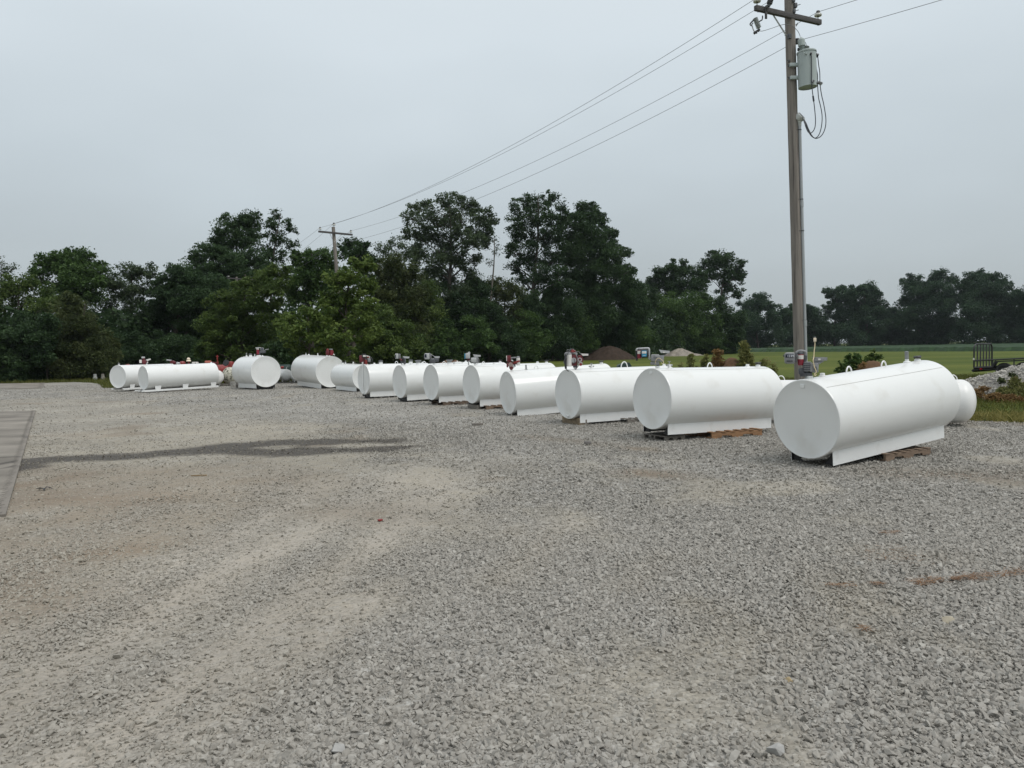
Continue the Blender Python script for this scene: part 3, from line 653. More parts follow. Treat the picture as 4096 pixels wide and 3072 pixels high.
def digits(mb, txt, o, ux, uz, w, h, gap, th, n, mi):
    for i, ch in enumerate(txt):
        b = o + ux * (i * (w + gap))
        for sg in SEG[ch]:
            x, z, sx, sz = {'a': (.5, 1, 1, 0), 'g': (.5, .5, 1, 0), 'd': (.5, 0, 1, 0), 'f': (0, .75, 0, 1), 'b': (1, .75, 0, 1), 'e': (0, .25, 0, 1), 'c': (1, .25, 0, 1)}[sg]
            c = b + ux * (x * w) + uz * (z * h); a1 = ux * ((w if sx else th) / 2); a2 = uz * ((h / 2 if sz else th) / 2)
            mb.prism([c - a1 - a2, c + a1 - a2, c + a1 + a2, c - a1 + a2], n * .003, mi)
def text_mesh(body, name, txt, origin, ux, uz, size, mat):
    cu_ = bpy.data.curves.new('lettering', 'FONT'); cu_.body = txt; cu_.size = size; cu_.extrude = .002
    ob = bpy.data.objects.new('lettering_source', cu_); COL.objects.link(ob); bpy.context.view_layer.update()
    me = bpy.data.meshes.new_from_object(ob.evaluated_get(bpy.context.evaluated_depsgraph_get())); bpy.data.objects.remove(ob)
    n = ux.cross(uz); Mw = Matrix(((ux.x, uz.x, n.x, origin.x), (ux.y, uz.y, n.y, origin.y), (ux.z, uz.z, n.z, origin.z), (0, 0, 0, 1)))
    me.transform(FRAME[body.name].inverted() @ Mw); me.materials.clear(); me.materials.append(mat)
    o = bpy.data.objects.new(name, me); COL.objects.link(o); o.parent = body; FRAME[o.name] = FRAME[body.name]; return o
def meter(p, x0, x1, z0, z1, col=GREY, y0=-.09, y1=.06, txt=None, win=(.12, .88, .55, .85), scr=SCREEN, low=True, face='front'):
    p.box('meter', col, x0, x1, z0, z1, y0, y1, bev=.03); w, h = x1 - x0, z1 - z0
    p.box('meter', DGREY, x1 - .02, x1 + .02, z0 + .02, z1 - .01, y0 + .02, y1 + .01, bev=.012)
    p.box('meter', scr, x0 + w * win[0], x0 + w * win[1], z0 + h * win[2], z0 + h * win[3], y0 - .006, y0 + .02, bev=.003)
    if low: p.box('meter', DGREY, x0 + w * .2, x0 + w * .8, z0 + h * .16, z0 + h * .34, y0 - .006, y0 + .02, bev=.008)
    if txt:
        mb, (i,) = p.mb('meter', DIGIT)
        dw = w * .11 * p.k; digits(mb, txt, p.P(x0 + w * .22, z0 + h * .61, y0 - .0065), p.x, p.z, dw, h * .17 * p.k, dw * .65, .005 * p.k, -p.y, i)

GRP = 'white fuel tanks parked on the gravel'
def mk(c, yaw, tilt, Ln, D, label, **kw):
    T = Tank(c, yaw, tilt, Ln, D, 'fuel_tank', label, GRP); tank_shell(T, **kw); return T
# ---------- nearest tank
T1 = mk((4.45, 11.66, .715), 59.4, 4.1, 3.11, 1.22, 'nearest white tank, grey pump with digital meter and cream plug on its top', seam=36)
tank_skid(T1, .08)
for px, kd in ((3290, 'bung'), (3628, 'vent'), (3670, 'cap')): fitting(T1, T1.t_seen(px), kd)
lug(T1, T1.t_seen(3396)); lug(T1, T1.t_seen(3535))
p = Pump(T1, 3241)
p.cyl('fuel_pump', WHITE2, (0, 0), (0, .035), .037); p.cyl('fuel_pump', WHITE2, (0, .03), (0, .048), .045, n=8)
p.cyl('fuel_pump', DGREY, (-.15, .072), (.03, .078), .036); p.box('fuel_pump', DGREY, -.17, -.08, .07, .17, -.05, .05, .02)
p.box('fuel_pump', DGREY, -.10, .02, .115, .26, -.075, .075, .02); p.box('fuel_pump', LGREY, -.085, .01, .245, .262, -.05, .05, .004)
p.box('fuel_pump', GREY, .0, .03, .11, .25, -.085, .085, .012); p.box('fuel_pump', GREY, .02, .115, .10, .24, -.06, .06, .012); p.box('fuel_pump', DGREY, .05, .09, .14, .19, -.064, -.05, .002)
for zz in (.13, .16, .19, .22): p.box('fuel_pump', GREY, -.095, .0, zz, zz + .006, -.08, .08, .001)
mb, (i,) = p.mb('nozzle_holder', GREY); mb.prism([p.P(.03, .30, -.03), p.P(.20, .27, -.03), p.P(.12, .22, -.03), p.P(.115, .13, -.03), p.P(.05, .14, -.03)], p.y * .05, i)
p.holster(GREY, .02, .335, .235, .327, .06, w=.09); p.box('nozzle_holder', PALE, .11, .145, .285, .31, -.052, -.044, .001)
p.filt(REDF, -.137, .205, .375, .045, label=(.305, .365)); p.tube('fuel_pump', GREY, [(-.20, .40), (-.16, .425), (-.10, .425), (-.065, .40), (-.065, .36)], .024, 10)
p.tube('fuel_pump', DGREY, [(-.065, .37), (-.07, .30), (-.085, .20), (-.09, .13)], .023, 10); p.cyl('fuel_pump', DGREY, (-.20, .40), (-.21, .32), .02)
meter(p, -.37, -.215, .236, .41, GREY, txt='1339'); p.cyl('meter', DGREY, (-.372, .36), (-.39, .36), .016); p.cyl('fuel_pump', GREY, (-.22, .35), (-.17, .36), .025)
p.tube('power_cord', CREAM, [(.085, .075, -.08), (.07, .055, -.085), (.06, .08, -.09), (.085, .11, -.09), (.06, .18, -.09), (.045, .25, -.09), (.04, .29, -.09), (.05, .335, -.06), (.055, .42, -.03), (.065, .50, -.01), (.066, .575, 0)], .0075)
p.box('power_cord', PLUGC, .045, .087, .565, .625, -.02, .02, .008)
for xx in (.056, .074): p.box('power_cord', GALV, xx, xx + .004, .62, .645, -.004, .004, .0005)
p.done()
# ---------- second tank
T2 = mk((2.76, 15.22, .83), 61.6, -.9, 3.02, 1.22, 'white tank above an orange pallet, its pump holding a blue screen', seam=22)
tank_skid(T2, .08); fitting(T2, T2.t_seen(2677), 'valve'); fitting(T2, T2.t_seen(2990), 'bung'); fitting(T2, T2.t_seen(3032), 'cap'); lug(T2, T2.t_seen(2839), .10, .13)
p = Pump(T2, 2630)
p.cyl('fuel_pump', WHITE2, (0, 0), (0, .05), .036); p.cyl('fuel_pump', WHITE2, (0, .02), (0, .045), .044, n=8); p.cyl('fuel_pump', DGREY, (.01, .05), (.01, .12), .03)
p.box('fuel_pump', GREY, -.14, .03, .072, .135, -.06, .06, .02); p.box('fuel_pump', GREY, -.13, .06, .14, .265, -.08, .08, .02); p.box('fuel_pump', GREY, .05, .125, .13, .25, -.065, .065, .012)
p.box('fuel_pump', LGREY, -.115, .03, .262, .28, -.06, .06, .006)
mb, (i,) = p.mb('nozzle_holder', GREY); mb.prism([p.P(.05, .26, -.03), p.P(.15, .27, -.03), p.P(.12, .19, -.03), p.P(.04, .19, -.03)], p.y * .05, i)
p.holster(LGREY, .03, .372, .235, .345, .06, w=.09); p.box('nozzle_holder', PALE, .11, .14, .305, .33, -.052, -.044, .001)
p.tube('fuel_pump', LGREY, [(-.405, .36), (-.40, .385), (-.37, .395), (-.2, .402), (-.165, .39), (-.163, .34), (-.163, .22), (-.14, .19)], .022, 10)
p.tube('hose', BLACK, [(-.405, .37), (-.407, .28), (-.405, .16)], .021, 10)
p.filt(REDF, -.352, .20, .36, .043, label=(.295, .355))
meter(p, -.325, -.185, .225, .38, BLACK, scr=BLUE, win=(.14, .84, .10, .86), low=False); p.box('meter', PALE, -.30, -.215, .30, .345, -.099, -.09, .001)
p.box('meter', DIGIT, -.285, -.23, .257, .263, -.099, -.094, .0005); p.cyl('meter', GREY, (-.185, .30), (-.165, .30), .02)
p.tube('power_cord', CREAM, [(-.04, .10, -.08), (-.035, .15, -.09), (.0, .20, -.1), (.045, .20, -.1), (.09, .165, -.1), (.118, .13, -.1), (.112, .10, -.1), (.09, .098, -.1), (.078, .115, -.1)], .0065)
b = p.done(); text_mesh(b, 'lettering', 'GPI', p.P(-.075, .195, -.083), p.x, p.z, .05, DGREY)
# ---------- third tank
T3 = mk((1.36, 18.8, .74), 62.1, .1, 3.09, 1.22, 'white tank whose pump has a white filter looped by black hoses', seam=28, plate=False, drain=True)
tank_skid(T3, .08); lug(T3, T3.t_seen(2497), .15, .20); fitting(T3, T3.t_seen(2366), 'valve')
for tt in (1.2,): fitting(T3, T3.t_seen(2712), 'bung')
p = Pump(T3, 2301)
p.cyl('fuel_pump', WHITE2, (0, 0), (0, .05), .034); p.cyl('fuel_pump', DGREY, (0, .045), (0, .1), .055)
p.box('fuel_pump', DRED, -.09, .05, .09, .20, -.07, .07, .02); p.box('fuel_pump', DRED, -.08, .03, .20, .36, -.05, .06, .02); p.cyl('fuel_pump', LGREY, (-.035, .225, -.10), (-.035, .225, .05), .062)
p.cyl('fuel_pump', DRED, (.115, .235, -.09), (.115, .235, .08), .088); p.cyl('fuel_pump', LGREY, (.115, .235, -.105), (.115, .235, -.08), .055); p.cyl('fuel_pump', DRED, (.115, .24, -.125), (.115, .24, -.1), .028)
p.cyl('fuel_pump', LGREY, (.13, .135, -.10), (.13, .135, .06), .052); p.cyl('fuel_pump', RED, (.135, .12, -.115), (.135, .12, -.09), .035); p.box('fuel_pump', DRED, .06, .17, .29, .34, -.06, .06, .012)
p.filt(PALE, -.147, .075, .36, .067, y=-.06, head=GREY)
p.tube('fuel_pump', GREY, [(-.235, .34), (-.23, .385), (-.19, .40), (-.05, .40), (.02, .39), (.035, .36)], .03, 12); p.cyl('fuel_pump', RED, (-.07, .42), (-.06, .49), .05, .03); p.cyl('fuel_pump', RED, (-.06, .45), (.01, .44), .03)
p.holster(PALE, .14, .385, .32, .375, .055, w=.08); p.box('nozzle_holder', BLACK, .135, .16, .325, .375, -.035, .035, .004)
p.tube('hose', BLACK, [(-.225, .36, -.06), (-.235, .25, -.1), (-.235, .10, -.12), (-.225, .02, -.12)], .027, 10)
p.tube('hose#2', BLACK, [(-.225, .02, -.12), (-.19, -.025, -.15), (-.12, -.048, -.17), (-.04, -.03, -.16), (.03, .03, -.14), (.08, .09, -.10)], .009)
p.tube('hose#3', DGREY, [(-.08, .50, -.02), (-.12, .49, -.08), (-.17, .40, -.14), (-.23, .28, -.14), (-.275, .2, -.12), (-.265, .15, -.12)], .009)
p.tube('hose#4', GREY, [(-.19, .40, -.10), (-.19, .48, -.08), (-.12, .475, -.04), (-.05, .50, -.02), (.03, .43, -.02), (.09, .43, 0), (.14, .375, 0)], .006)
p.tube('hose#5', GREY, [(.01, .40, -.09), (.04, .33, -.12), (.06, .25, -.13), (.065, .14, -.13), (.05, .09, -.1)], .007)
p.tube('hose#6', DGREY, [(-.03, .27, -.12), (-.01, .2, -.12), (-.04, .15, -.12), (-.085, .13, -.11)], .007)
p.done()
# ---------- fourth tank
T4 = mk((-.13, 21.74, .635), 67.0, 2.6, 3.18, 1.22, 'white tank sitting low at its front, all-red pump with red slanted bracket', seam=4)
tank_skid(T4, .06); fitting(T4, T4.t_seen(2105), 'pipe'); lug(T4, T4.t_seen(2145)); fitting(T4, T4.t_seen(2425), 'cap')
p = Pump(T4, 2047)
p.cyl('fuel_pump', WHITE2, (0, 0), (0, .035), .034); mb, (i,) = p.mb('fuel_pump', DRED); mb.lathe(p.P(-.01, .03), p.z, [(0, .03), (.02, .035), (.05, .06), (.10, .065), (.11, 0)], 16, i)
p.cyl('fuel_pump', DRED, (-.03, .19, -.07), (-.03, .19, .08), .075); p.cyl('fuel_pump', paint('rusty_dial', (.30, .22, .20), .5, var=.25, scale=30), (-.03, .19, -.09), (-.03, .19, -.06), .062)
p.box('fuel_pump', DRED, -.145, -.095, .11, .24, -.06, .06, .015); p.box('fuel_pump', DRED, -.08, -.01, .24, .30, -.05, .05, .01)
p.box('meter', DRED, -.13, -.02, .27, .445, -.05, .07, .006); p.box('meter', PALE, -.148, -.128, .29, .44, -.05, .07, .004); p.box('meter', DGREY, -.1495, -.147, .375, .385, -.05, .07, .0005)
p.cyl('fuel_pump', GREY, (-.02, .37), (.13, .385), .02); p.filt(PALE, .185, .16, .37, .052, head=GREY)
p.box('bracket', RED, .045, .235, .235, .285, -.06, -.052, .002, ry=-16)
p.tube('fuel_pump', WHITE2, [(-.01, .31, -.05), (.02, .31, -.055), (.04, .28, -.055)], .011)
p.box('fuel_pump', DGREY, .05, .11, .12, .20, -.04, .04, .012); p.cyl('fuel_pump', LGREY, (.06, .13, -.06), (.06, .13, -.03), .03); p.box('fuel_pump', DRED, .03, .15, .19, .235, -.04, .04, .01)
p.done()
# ---------- fifth
T5 = mk((-1.29, 24.29, .78), 59.6, 0, 2.95, 1.22, 'white tank over a reddish-brown pallet, grey pump with blue-edged meter', seam=24, plate=False)
tank_skid(T5, .08); lug(T5, T5.t_seen(1934)); fitting(T5, T5.t_seen(1976), 'bung'); fitting(T5, T5.t_seen(2150), 'bung'); fitting(T5, T5.t_seen(2190), 'cap')
p = Pump(T5, 1900)
p.cyl('fuel_pump', WHITE2, (0, 0), (0, .06), .03); p.box('fuel_pump', LGREY, -.13, .05, .09, .24, -.08, .08, .03); p.box('fuel_pump', GREY, -.06, .1, .07, .27, -.06, .06, .03); p.box('fuel_pump', GREY, -.06, .05, .05, .10, -.05, .05, .015)
p.holster(LGREY, -.06, .345, .18, .32, .07, w=.1); p.box('fuel_pump', GREY, .0, .08, .25, .30, -.03, .03, .01)
p.box('meter', LGREY, -.30, -.15, .21, .39, -.08, .08, .03); p.box('meter', BLUE, -.325, -.298, .205, .375, -.08, .08, .01); p.cyl('meter', LGREY, (-.2, .37), (-.15, .415), .035); p.cyl('fuel_pump', DRED, (-.2, .15), (-.2, .22), .03); p.cyl('fuel_pump', LGREY, (-.2, -.0), (-.2, .15), .018)
p.cyl('fuel_pump', GREY, (-.21, .15), (-.1, .13), .022); p.tube('power_cord', GREY, [(.1, .24, -.06), (.13, .14, -.08), (.09, .05, -.09), (.04, .03, -.07)], .008)
p.done()
# ---------- sixth
T6 = mk((-2.78, 26.35, .78), 57.7, .2, 2.9, 1.22, 'white tank with white junction box and smoky vent cup along its top', seam=26, plate=False)
tank_skid(T6, .08); lug(T6, T6.t_seen(1776)); fitting(T6, T6.t_seen(1798), 'funnel'); fitting(T6, T6.t_seen(1829), 'box'); fitting(T6, T6.t_seen(1850), 'bung'); fitting(T6, T6.t_seen(1875), 'redpipe'); fitting(T6, T6.t_seen(2005), 'cap')
p = Pump(T6, 1737)
p.cyl('fuel_pump', WHITE2, (0, 0), (0, .05), .03); p.box('fuel_pump', DGREY, -.16, .04, .05, .20, -.08, .08, .04); p.box('fuel_pump', DGREY, -.02, .16, .1, .24, -.06, .06, .03); p.box('fuel_pump', GREY, -.10, .02, .19, .22, -.05, .05, .01)
p.holster(LGREY, -.01, .29, .185, .285, .065, w=.1); meter(p, -.33, -.15, .19, .40, LGREY, win=(.1, .42, .3, .85), low=False); p.box('fuel_pump', GREY, -.13, -.09, .20, .37, -.06, .06, .02)
p.tube('fuel_pump', GREY, [(-.17, .405), (-.1, .36), (-.0, .29)], .012); p.cyl('fuel_pump', DGREY, (-.13, .25), (-.1, .12), .03); p.tube('hose', BLACK, [(-.34, .34, -.09), (-.35, .25, -.1), (-.33, .2, -.1)], .012)
p.done()
# ---------- seventh
T7 = mk((-4.14, 28.3, .75), 56.2, .9, 2.95, 1.22, 'white tank with flared vent cup behind a thin grey disc pump', seam=None, plate=False)
tank_skid(T7, .08); fitting(T7, T7.t_seen(1645), 'bung'); fitting(T7, T7.t_seen(1673), 'funnel'); lug(T7, T7.t_seen(1697)); fitting(T7, T7.t_seen(1890), 'bung')
p = Pump(T7, 1617)
p.cyl('fuel_pump', WHITE2, (0, 0), (0, .04), .03); p.box('fuel_pump', DGREY, -.03, .06, .03, .14, -.05, .05, .02); p.cyl('fuel_pump', DGREY, (-.06, .18, -.03), (-.02, .18, .03), .11); p.cyl('fuel_pump', BLACK, (-.062, .18, -.035), (-.055, .18, -.03), .07)
p.box('fuel_pump', DGREY, .0, .07, .12, .24, -.04, .04, .02); p.holster(LGREY, -.05, .33, .19, .305, .075, w=.1); meter(p, -.33, -.2, .235, .43, LGREY, win=(.05, .3, .2, .8), low=False); p.box('fuel_pump', GREY, -.18, -.13, .24, .42, -.06, .06, .02); p.cyl('fuel_pump', DRED, (-.16, .23), (-.06, .17), .03)
p.tube('hose', DGREY, [(-.10, .12, -.03), (-.11, .05, -.05), (-.06, .02, -.05)], .012)
p.done()
# ---------- eighth
T8 = mk((-5.96, 30.91, .76), 56.0, -.3, 2.85, 1.22, 'white tank with a pipe running down its end and a black-topped red pump', seam=None, plate=False, rib=True)
tank_skid(T8, .08); fitting(T8, T8.t_seen(1497), 'bung'); fitting(T8, T8.t_seen(1523), 'cup'); lug(T8, T8.t_seen(1586)); fitting(T8, T8.t_seen(1643), 'cup'); fitting(T8, T8.t_seen(1690), 'bung')
p = Pump(T8, 1464)
p.cyl('fuel_pump', WHITE2, (0, -.01), (0, .03), .06); p.box('fuel_pump', DRED, -.26, -.12, .08, .37, -.07, .07, .03); p.box('fuel_pump', DRED, -.13, .02, .02, .28, -.04, .08, .02)
p.box('meter', BLACK, -.15, .015, .28, .43, -.08, .06, .015); p.box('meter', PALE, -.11, .0, .305, .375, -.088, -.07, .003)
p.holster(PALE, .015, .375, .165, .325, .07, w=.1); p.box('nozzle_holder', RED, .05, .13, .27, .32, -.055, -.045, .002)
p.filt(RED, .007, .01, .19, .05, y=-.09); p.box('fuel_pump', GREY, .065, .185, .1, .25, -.06, .06, .02); p.box('fuel_pump', LGREY, .065, .15, .235, .255, -.05, .05, .004)
p.tube('hose', BLACK, [(-.10, .16, -.1), (-.06, .23, -.12), (.03, .22, -.12), (.06, .1, -.11)], .012); p.tube('hose#2', DGREY, [(.14, .28), (.22, .27), (.25, .18), (.23, .1)], .014); p.cyl('fuel_pump', BLACK, (.14, .0, -.04), (.14, .09, -.04), .04)
p.done()
# ---------- tanks turned the other way
T9 = mk((-6.91, 36.06, .68), -34.7, .6, 2.71, 1.22, 'white tank without a pump, its end tucked behind the tank with the end pipe', seam=None, plate=False)
tank_skid(T9, .05); lug(T9, T9.t_seen(1413)); fitting(T9, T9.t_seen(1382), 'valve'); fitting(T9, T9.t_seen(1371), 'cap')
T10 = mk((-9.38, 39.91, .87), -33.3, 1.2, 4.1, 1.63, 'big white tank with a red twin-cylinder pump, round end half covered', seam=None, plate=False)
tank_skid(T10, .05); lug(T10, T10.t_seen(1271), .12, .12); fitting(T10, T10.t_seen(1235), 'bung'); fitting(T10, T10.t_seen(1224), 'valve'); fitting(T10, T10.t_seen(1308), 'bung')
p = Pump(T10, 1318)
p.cyl('fuel_pump', WHITE2, (0, -.02), (0, .04), .05); p.box('fuel_pump', DRED, -.18, .0, .05, .30, -.09, .09, .04); p.box('fuel_pump', RED, -.15, -.03, .28, .39, -.06, .06, .03); p.filt(REDF, .10, .04, .31, .085, head=DGREY); p.box('fuel_pump', RED, .15, .21, .12, .28, -.05, .05, .03)
p.box('fuel_pump', LGREY, .0, .17, .345, .375, -.03, .03, .008); p.cyl('fuel_pump', PALE, (.21, .06, -.04), (.25, .1, -.04), .05)
p.done()
T11 = mk((-12.87, 40.29, .93), -39.5, 0, 2.77, 1.63, 'big white tank facing the yard with its whole round end, pump with red filter', seam=None, plate=False)
tank_skid(T11, .05); lug(T11, T11.t_seen(1019), .12, .10); fitting(T11, T11.t_seen(978), 'vent'); fitting(T11, T11.t_seen(986), 'bung'); fitting(T11, T11.t_seen(1002), 'cup'); fitting(T11, T11.t_seen(1050), 'bung')
p = Pump(T11, 1035)
p.box('fuel_pump', WHITE2, -.12, .12, -.02, .06, -.1, .1, .01); p.filt(REDF, -.04, .10, .36, .07, head=LGREY); p.box('fuel_pump', PALE, -.12, .02, .395, .42, -.05, .05, .006); p.tube('fuel_pump', LGREY, [(-.15, .45), (.0, .46), (.12, .46)], .022)
p.box('fuel_pump', GREY, .10, .26, .31, .46, -.06, .06, .02); p.box('fuel_pump', SCREEN, .135, .225, .35, .43, -.066, -.055, .004); p.box('fuel_pump', DGREY, .03, .36, .17, .30, -.07, .07, .03); p.box('fuel_pump', GREY, .22, .34, .25, .31, -.05, .05, .015); p.holster(GREY, .3, .36, .5, .40, .05, w=.09)
p.cyl('fuel_pump', DGREY, (.02, .05), (.06, .2), .04)
p.done()
# ---------- long tanks on channel skids
def rail_skid(T, zb=-.70, ts=(.14, .52, .93), hook=True):
    k = T.Rad; lat = .42
    for sgn in (1, -1):
        mb = MB(); l = sgn * lat
        prof = [(-.30, zb + .03), (-.22, zb + .09), (-.05, zb + .09), (T.L + .02, zb + .09), (T.L + .02, zb - .0), (-.10, zb - .0), (-.16, zb + .02)]
        if not hook: prof = [(-.12, zb + .09), (T.L + .02, zb + .09), (T.L + .02, zb), (-.04, zb)]
        mb.prism([T.p(t, l - .03, z) for t, z in prof], T.s * T.sg * .06); mb.build('skid_rail', WHITE2, T.root)
        for f in ts:
            t = f * T.L; sd2 = MB(); z1 = zb + .085; z2 = -math.sqrt(k * k - .40 ** 2) + .07
            sd2.prism([T.p(t - .13, l + sgn * .012, z1), T.p(t + .13, l + sgn * .012, z1), T.p(t + .19, l + sgn * .012, z2), T.p(t + .05, l + sgn * .012, z2 + .0), T.p(t, l + sgn * .012, z2 - .04), T.p(t - .05, l + sgn * .012, z2), T.p(t - .15, l + sgn * .012, z2)], T.s * T.sg * sgn * .012)
            sd2.prism([T.p(t - .02, l, z1), T.p(t - .02, l - sgn * .30, -math.sqrt(k * k - .12 ** 2) - .005), T.p(t - .02, l - sgn * .02, z2)], T.a * .02)
            sd2.build('saddle', WHITE2, T.root)
T12 = mk((-18.77, 39.15, .755), 41.1, .9, 3.78, 1.22, 'long white tank on rail skids, front one of the pair near the left', seam=None, plate=False)
rail_skid(T12, -.70); lug(T12, T12.t_seen(588), .11, .12); lug(T12, T12.t_seen(716), .11, .12)
for px in (662, 688, 846): fitting(T12, T12.t_seen(px), 'bung')
T13 = mk((-20.86, 40.72, .80), 22.1, -.1, 3.6, 1.22, 'white tank on rail skids half hidden behind the longer skid tank', seam=None, plate=False)
rail_skid(T13, -.70, hook=False); fitting(T13, T13.t_seen(474), 'valve')
p = Pump(T13, 578)
p.cyl('fuel_pump', DRED, (0, -.02), (0, .1), .06); p.box('fuel_pump', DRED, -.12, .08, .05, .26, -.08, .08, .04); p.box('fuel_pump', DRED, -.08, .02, .24, .36, -.06, .06, .02); p.box('fuel_pump', LGREY, -.14, .04, .34, .44, -.06, .06, .03)
p.box('meter', PALE, -.25, -.13, .09, .27, -.08, .08, .008); p.holster(PALE, .07, .27, .3, .33, .09, w=.1); p.cyl('fuel_pump', PALE, (.13, .08), (.17, .16), .03); p.box('fuel_pump', DRED, .05, .12, .12, .22, -.04, .04, .015)
p.done()

# ================================================================== pallets and blocks the tanks rest on
def rotz(a): return Matrix.Rotation(a, 3, 'Z')
def pallet(c, yaw, label, mat, w=1.15, d=1.0, h=.12, tilt=0.0):
    rot = rotz(-R(yaw)) @ Matrix.Rotation(R(tilt), 3, 'Y')
    t = thing('wooden_pallet', label, 'pallet', c, rot, 'pallets under the tanks')
    M = Vector(c)
    for y in (-d / 2 + .03, 0, d / 2 - .03):
        mb = MB(); z0, z1 = .016, h - .018
        poly = [(-w / 2, z0), (-w * .32, z0), (-w * .30, z0 + .04), (-w * .12, z0 + .04), (-w * .10, z0), (w * .10, z0), (w * .12, z0 + .04), (w * .30, z0 + .04), (w * .32, z0), (w / 2, z0), (w / 2, z1), (-w / 2, z1)]
        mb.prism([M + rot @ Vector((x, y - .019, z)) for x, z in poly], rot @ Vector((0, .038, 0))); mb.build('stringer', mat, t)
    for k in range(6):
        x = -w / 2 + .05 + k * (w - .10) / 5; mb = MB()
        mb.box(M + rot @ Vector((x, rnd.uniform(-.01, .01), h - .008)), (.10 + rnd.uniform(-.02, .02), d, .016), rot, bev=.002); mb.build('deck_board', mat, t)
    for x in (-w / 2 + .06, 0, w / 2 - .06):
        mb = MB(); mb.box(M + rot @ Vector((x, 0, .007)), (.10, d, .014), rot, bev=.002); mb.build('bottom_board', mat, t)
    return t
def under(T, t, lat=0.0, z=0.0):
    q = T.p(t, lat, 0); return Vector((q.x, q.y, z))
def block(c, size, yaw, label, mat, name='timber_block', group='timber blocks under the tanks'):
    mb = MB(); rot = rotz(-R(yaw)); c = Vector(c) + Vector((0, 0, size[2] / 2)); mb.box(c, size, rot, bev=.006)
    o = mb.build(name, mat, own=Matrix.Translation(c) @ rot.to_4x4()); return tag(o, label, 'wood block', group)
YW = 90 - 60
pallet(under(T1, 1.92, -.06), 59.4 - 90, 'brown broken-edged pallet poking out under the nearest tank', PALLET, 1.2, 1.05, .125)
pallet(under(T2, 1.75, .12), 61.6 - 90 + 6, 'orange wooden pallet under the second nearest tank', OPALLET, 1.25, 1.0, .135)
pallet(under(T2, .35, -.05), 61.6 - 90, 'grey weathered pallet under the front end of the second nearest tank', GPALLET, .5, .70, .10)
pallet(under(T3, 1.9, .18), 62 - 90, 'grey pallet under the tank with the white filter pump', GPALLET, 1.2, 1.0, .10)
block(under(T3, .16, -.02, 0), (.16, .78, .17), 62 - 90, 'split log block under the front end of the white filter tank', paint('cut_log', (.22, .17, .11), .9, var=.35, scale=8))
block(under(T3, .30, .30, 0), (.10, .16, .13), 62 - 90, 'small wood wedge beside the skid of the white filter tank', GPALLET)
pallet(under(T5, .9, .1), 60 - 90, 'reddish-brown pallet under the tank with the blue-edged meter', PALLET, 1.35, .95, .12)
block(under(T5, .12, -.03, 0), (.14, .7, .13), 60 - 90, 'dark timber under the front of the blue-edged meter tank', GPALLET)
pallet(under(T6, .9, .1), 58 - 90, 'dark stained pallet under the tank with the junction box', paint('dark_pallet_wood', (.13, .095, .07), .9, var=.3, scale=7, stretch=(1, 6, 6)), 1.45, .95, .12)
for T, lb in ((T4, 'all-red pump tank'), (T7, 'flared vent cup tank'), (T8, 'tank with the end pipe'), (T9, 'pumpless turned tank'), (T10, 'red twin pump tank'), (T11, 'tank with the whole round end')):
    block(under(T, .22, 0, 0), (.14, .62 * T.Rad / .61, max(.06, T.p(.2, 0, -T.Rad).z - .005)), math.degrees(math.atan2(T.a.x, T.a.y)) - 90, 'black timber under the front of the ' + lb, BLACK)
block(under(T13, .9, .1, 0), (.2, .9, .09), -10, 'grey timber under the half-hidden skid tank', GPALLET)
block(under(T12, 1.6, .35, 0), (1.3, .5, .045), 41 - 90, 'flat grey planks under the long skid tank', GPALLET)

# ================================================================== gas tanks and red tanks behind
def gas_tank(c0, c1, D, label, mat, name='propane_tank', legs=True, hoop=True, cat='propane tank', group=None, dome=None):
    a = (Vector(c1) - Vector(c0)); Ln = a.length; a.normalize(); r = D / 2; hd = r * .62
    t = thing(name, label, cat, (Vector(c0) + Vector(c1)) / 2 * 1.0, group=group)
    mb = MB(); prof = []
    for i in range(13):
        u = math.pi / 2 * i / 12; prof.append((hd * (1 - math.cos(u)), r * math.sin(u)))
    prof += [(Ln - d, q) for d, q in reversed(prof)]
    mb.lathe(c0, a, prof, 64); mb.build('shell', mat, t, angle=60)
    s_ = a.cross(Vector((0, 0, 1))).normalized()
    if legs:
        for f in (.18, .82):
            for sgn in (1, -1):
                q = Vector(c0) + a * (Ln * f) + s_ * (sgn * r * .62); mb = MB(); zt = q.z - r * .72
                mb.box((q.x, q.y, (zt + .04) / 2 + .0), (.07, .07, max(.05, zt + .10)), bev=.004); mb.build('leg', mat, t)
    if hoop:
        for f in (.10, .90):
            q = Vector(c0) + a * (Ln * f); mb = MB()
            pts = [q + a * (.085 * math.cos(math.pi * k / 10)) + Vector((0, 0, r - .02 + .12 * math.sin(math.pi * k / 10))) for k in range(11)]
            mb.tube(pts, .012, 8); mb.build('lifting_lug', mat, t)
    if dome:
        mb = MB(); q = Vector(c0) + a * (Ln * .5) + Vector((0, 0, r - .03)); mb.lathe(q, (0, 0, 1), [(0, .17), (.14, .17), (.19, .13), (.21, 0)], 24); mb.build('dome_lid', dome, t)
    return t
GP = 'white gas tanks behind the row'
gas_tank((5.95, 18.35, .54), (10.12, 16.75, .54), .95, 'white propane tank with rounded head and hoop, lying behind the nearest tank', OLDWHITE, group=GP, dome=OLDWHITE)
g1 = at(1150, 1502, 49.3); gas_tank((g1.x, g1.y, .47), (g1.x - 1.0, g1.y + 1.6, .47), .76, 'small white propane tank end-on, between the two big tanks', OLDWHITE, group=GP)
g2 = at(1100, 1503, 48.0); gas_tank((g2.x, g2.y, .47), (g2.x - 1.2, g2.y + 1.7, .47), .80, 'white propane tank mostly hidden behind the big round-ended tank', OLDWHITE, group=GP)
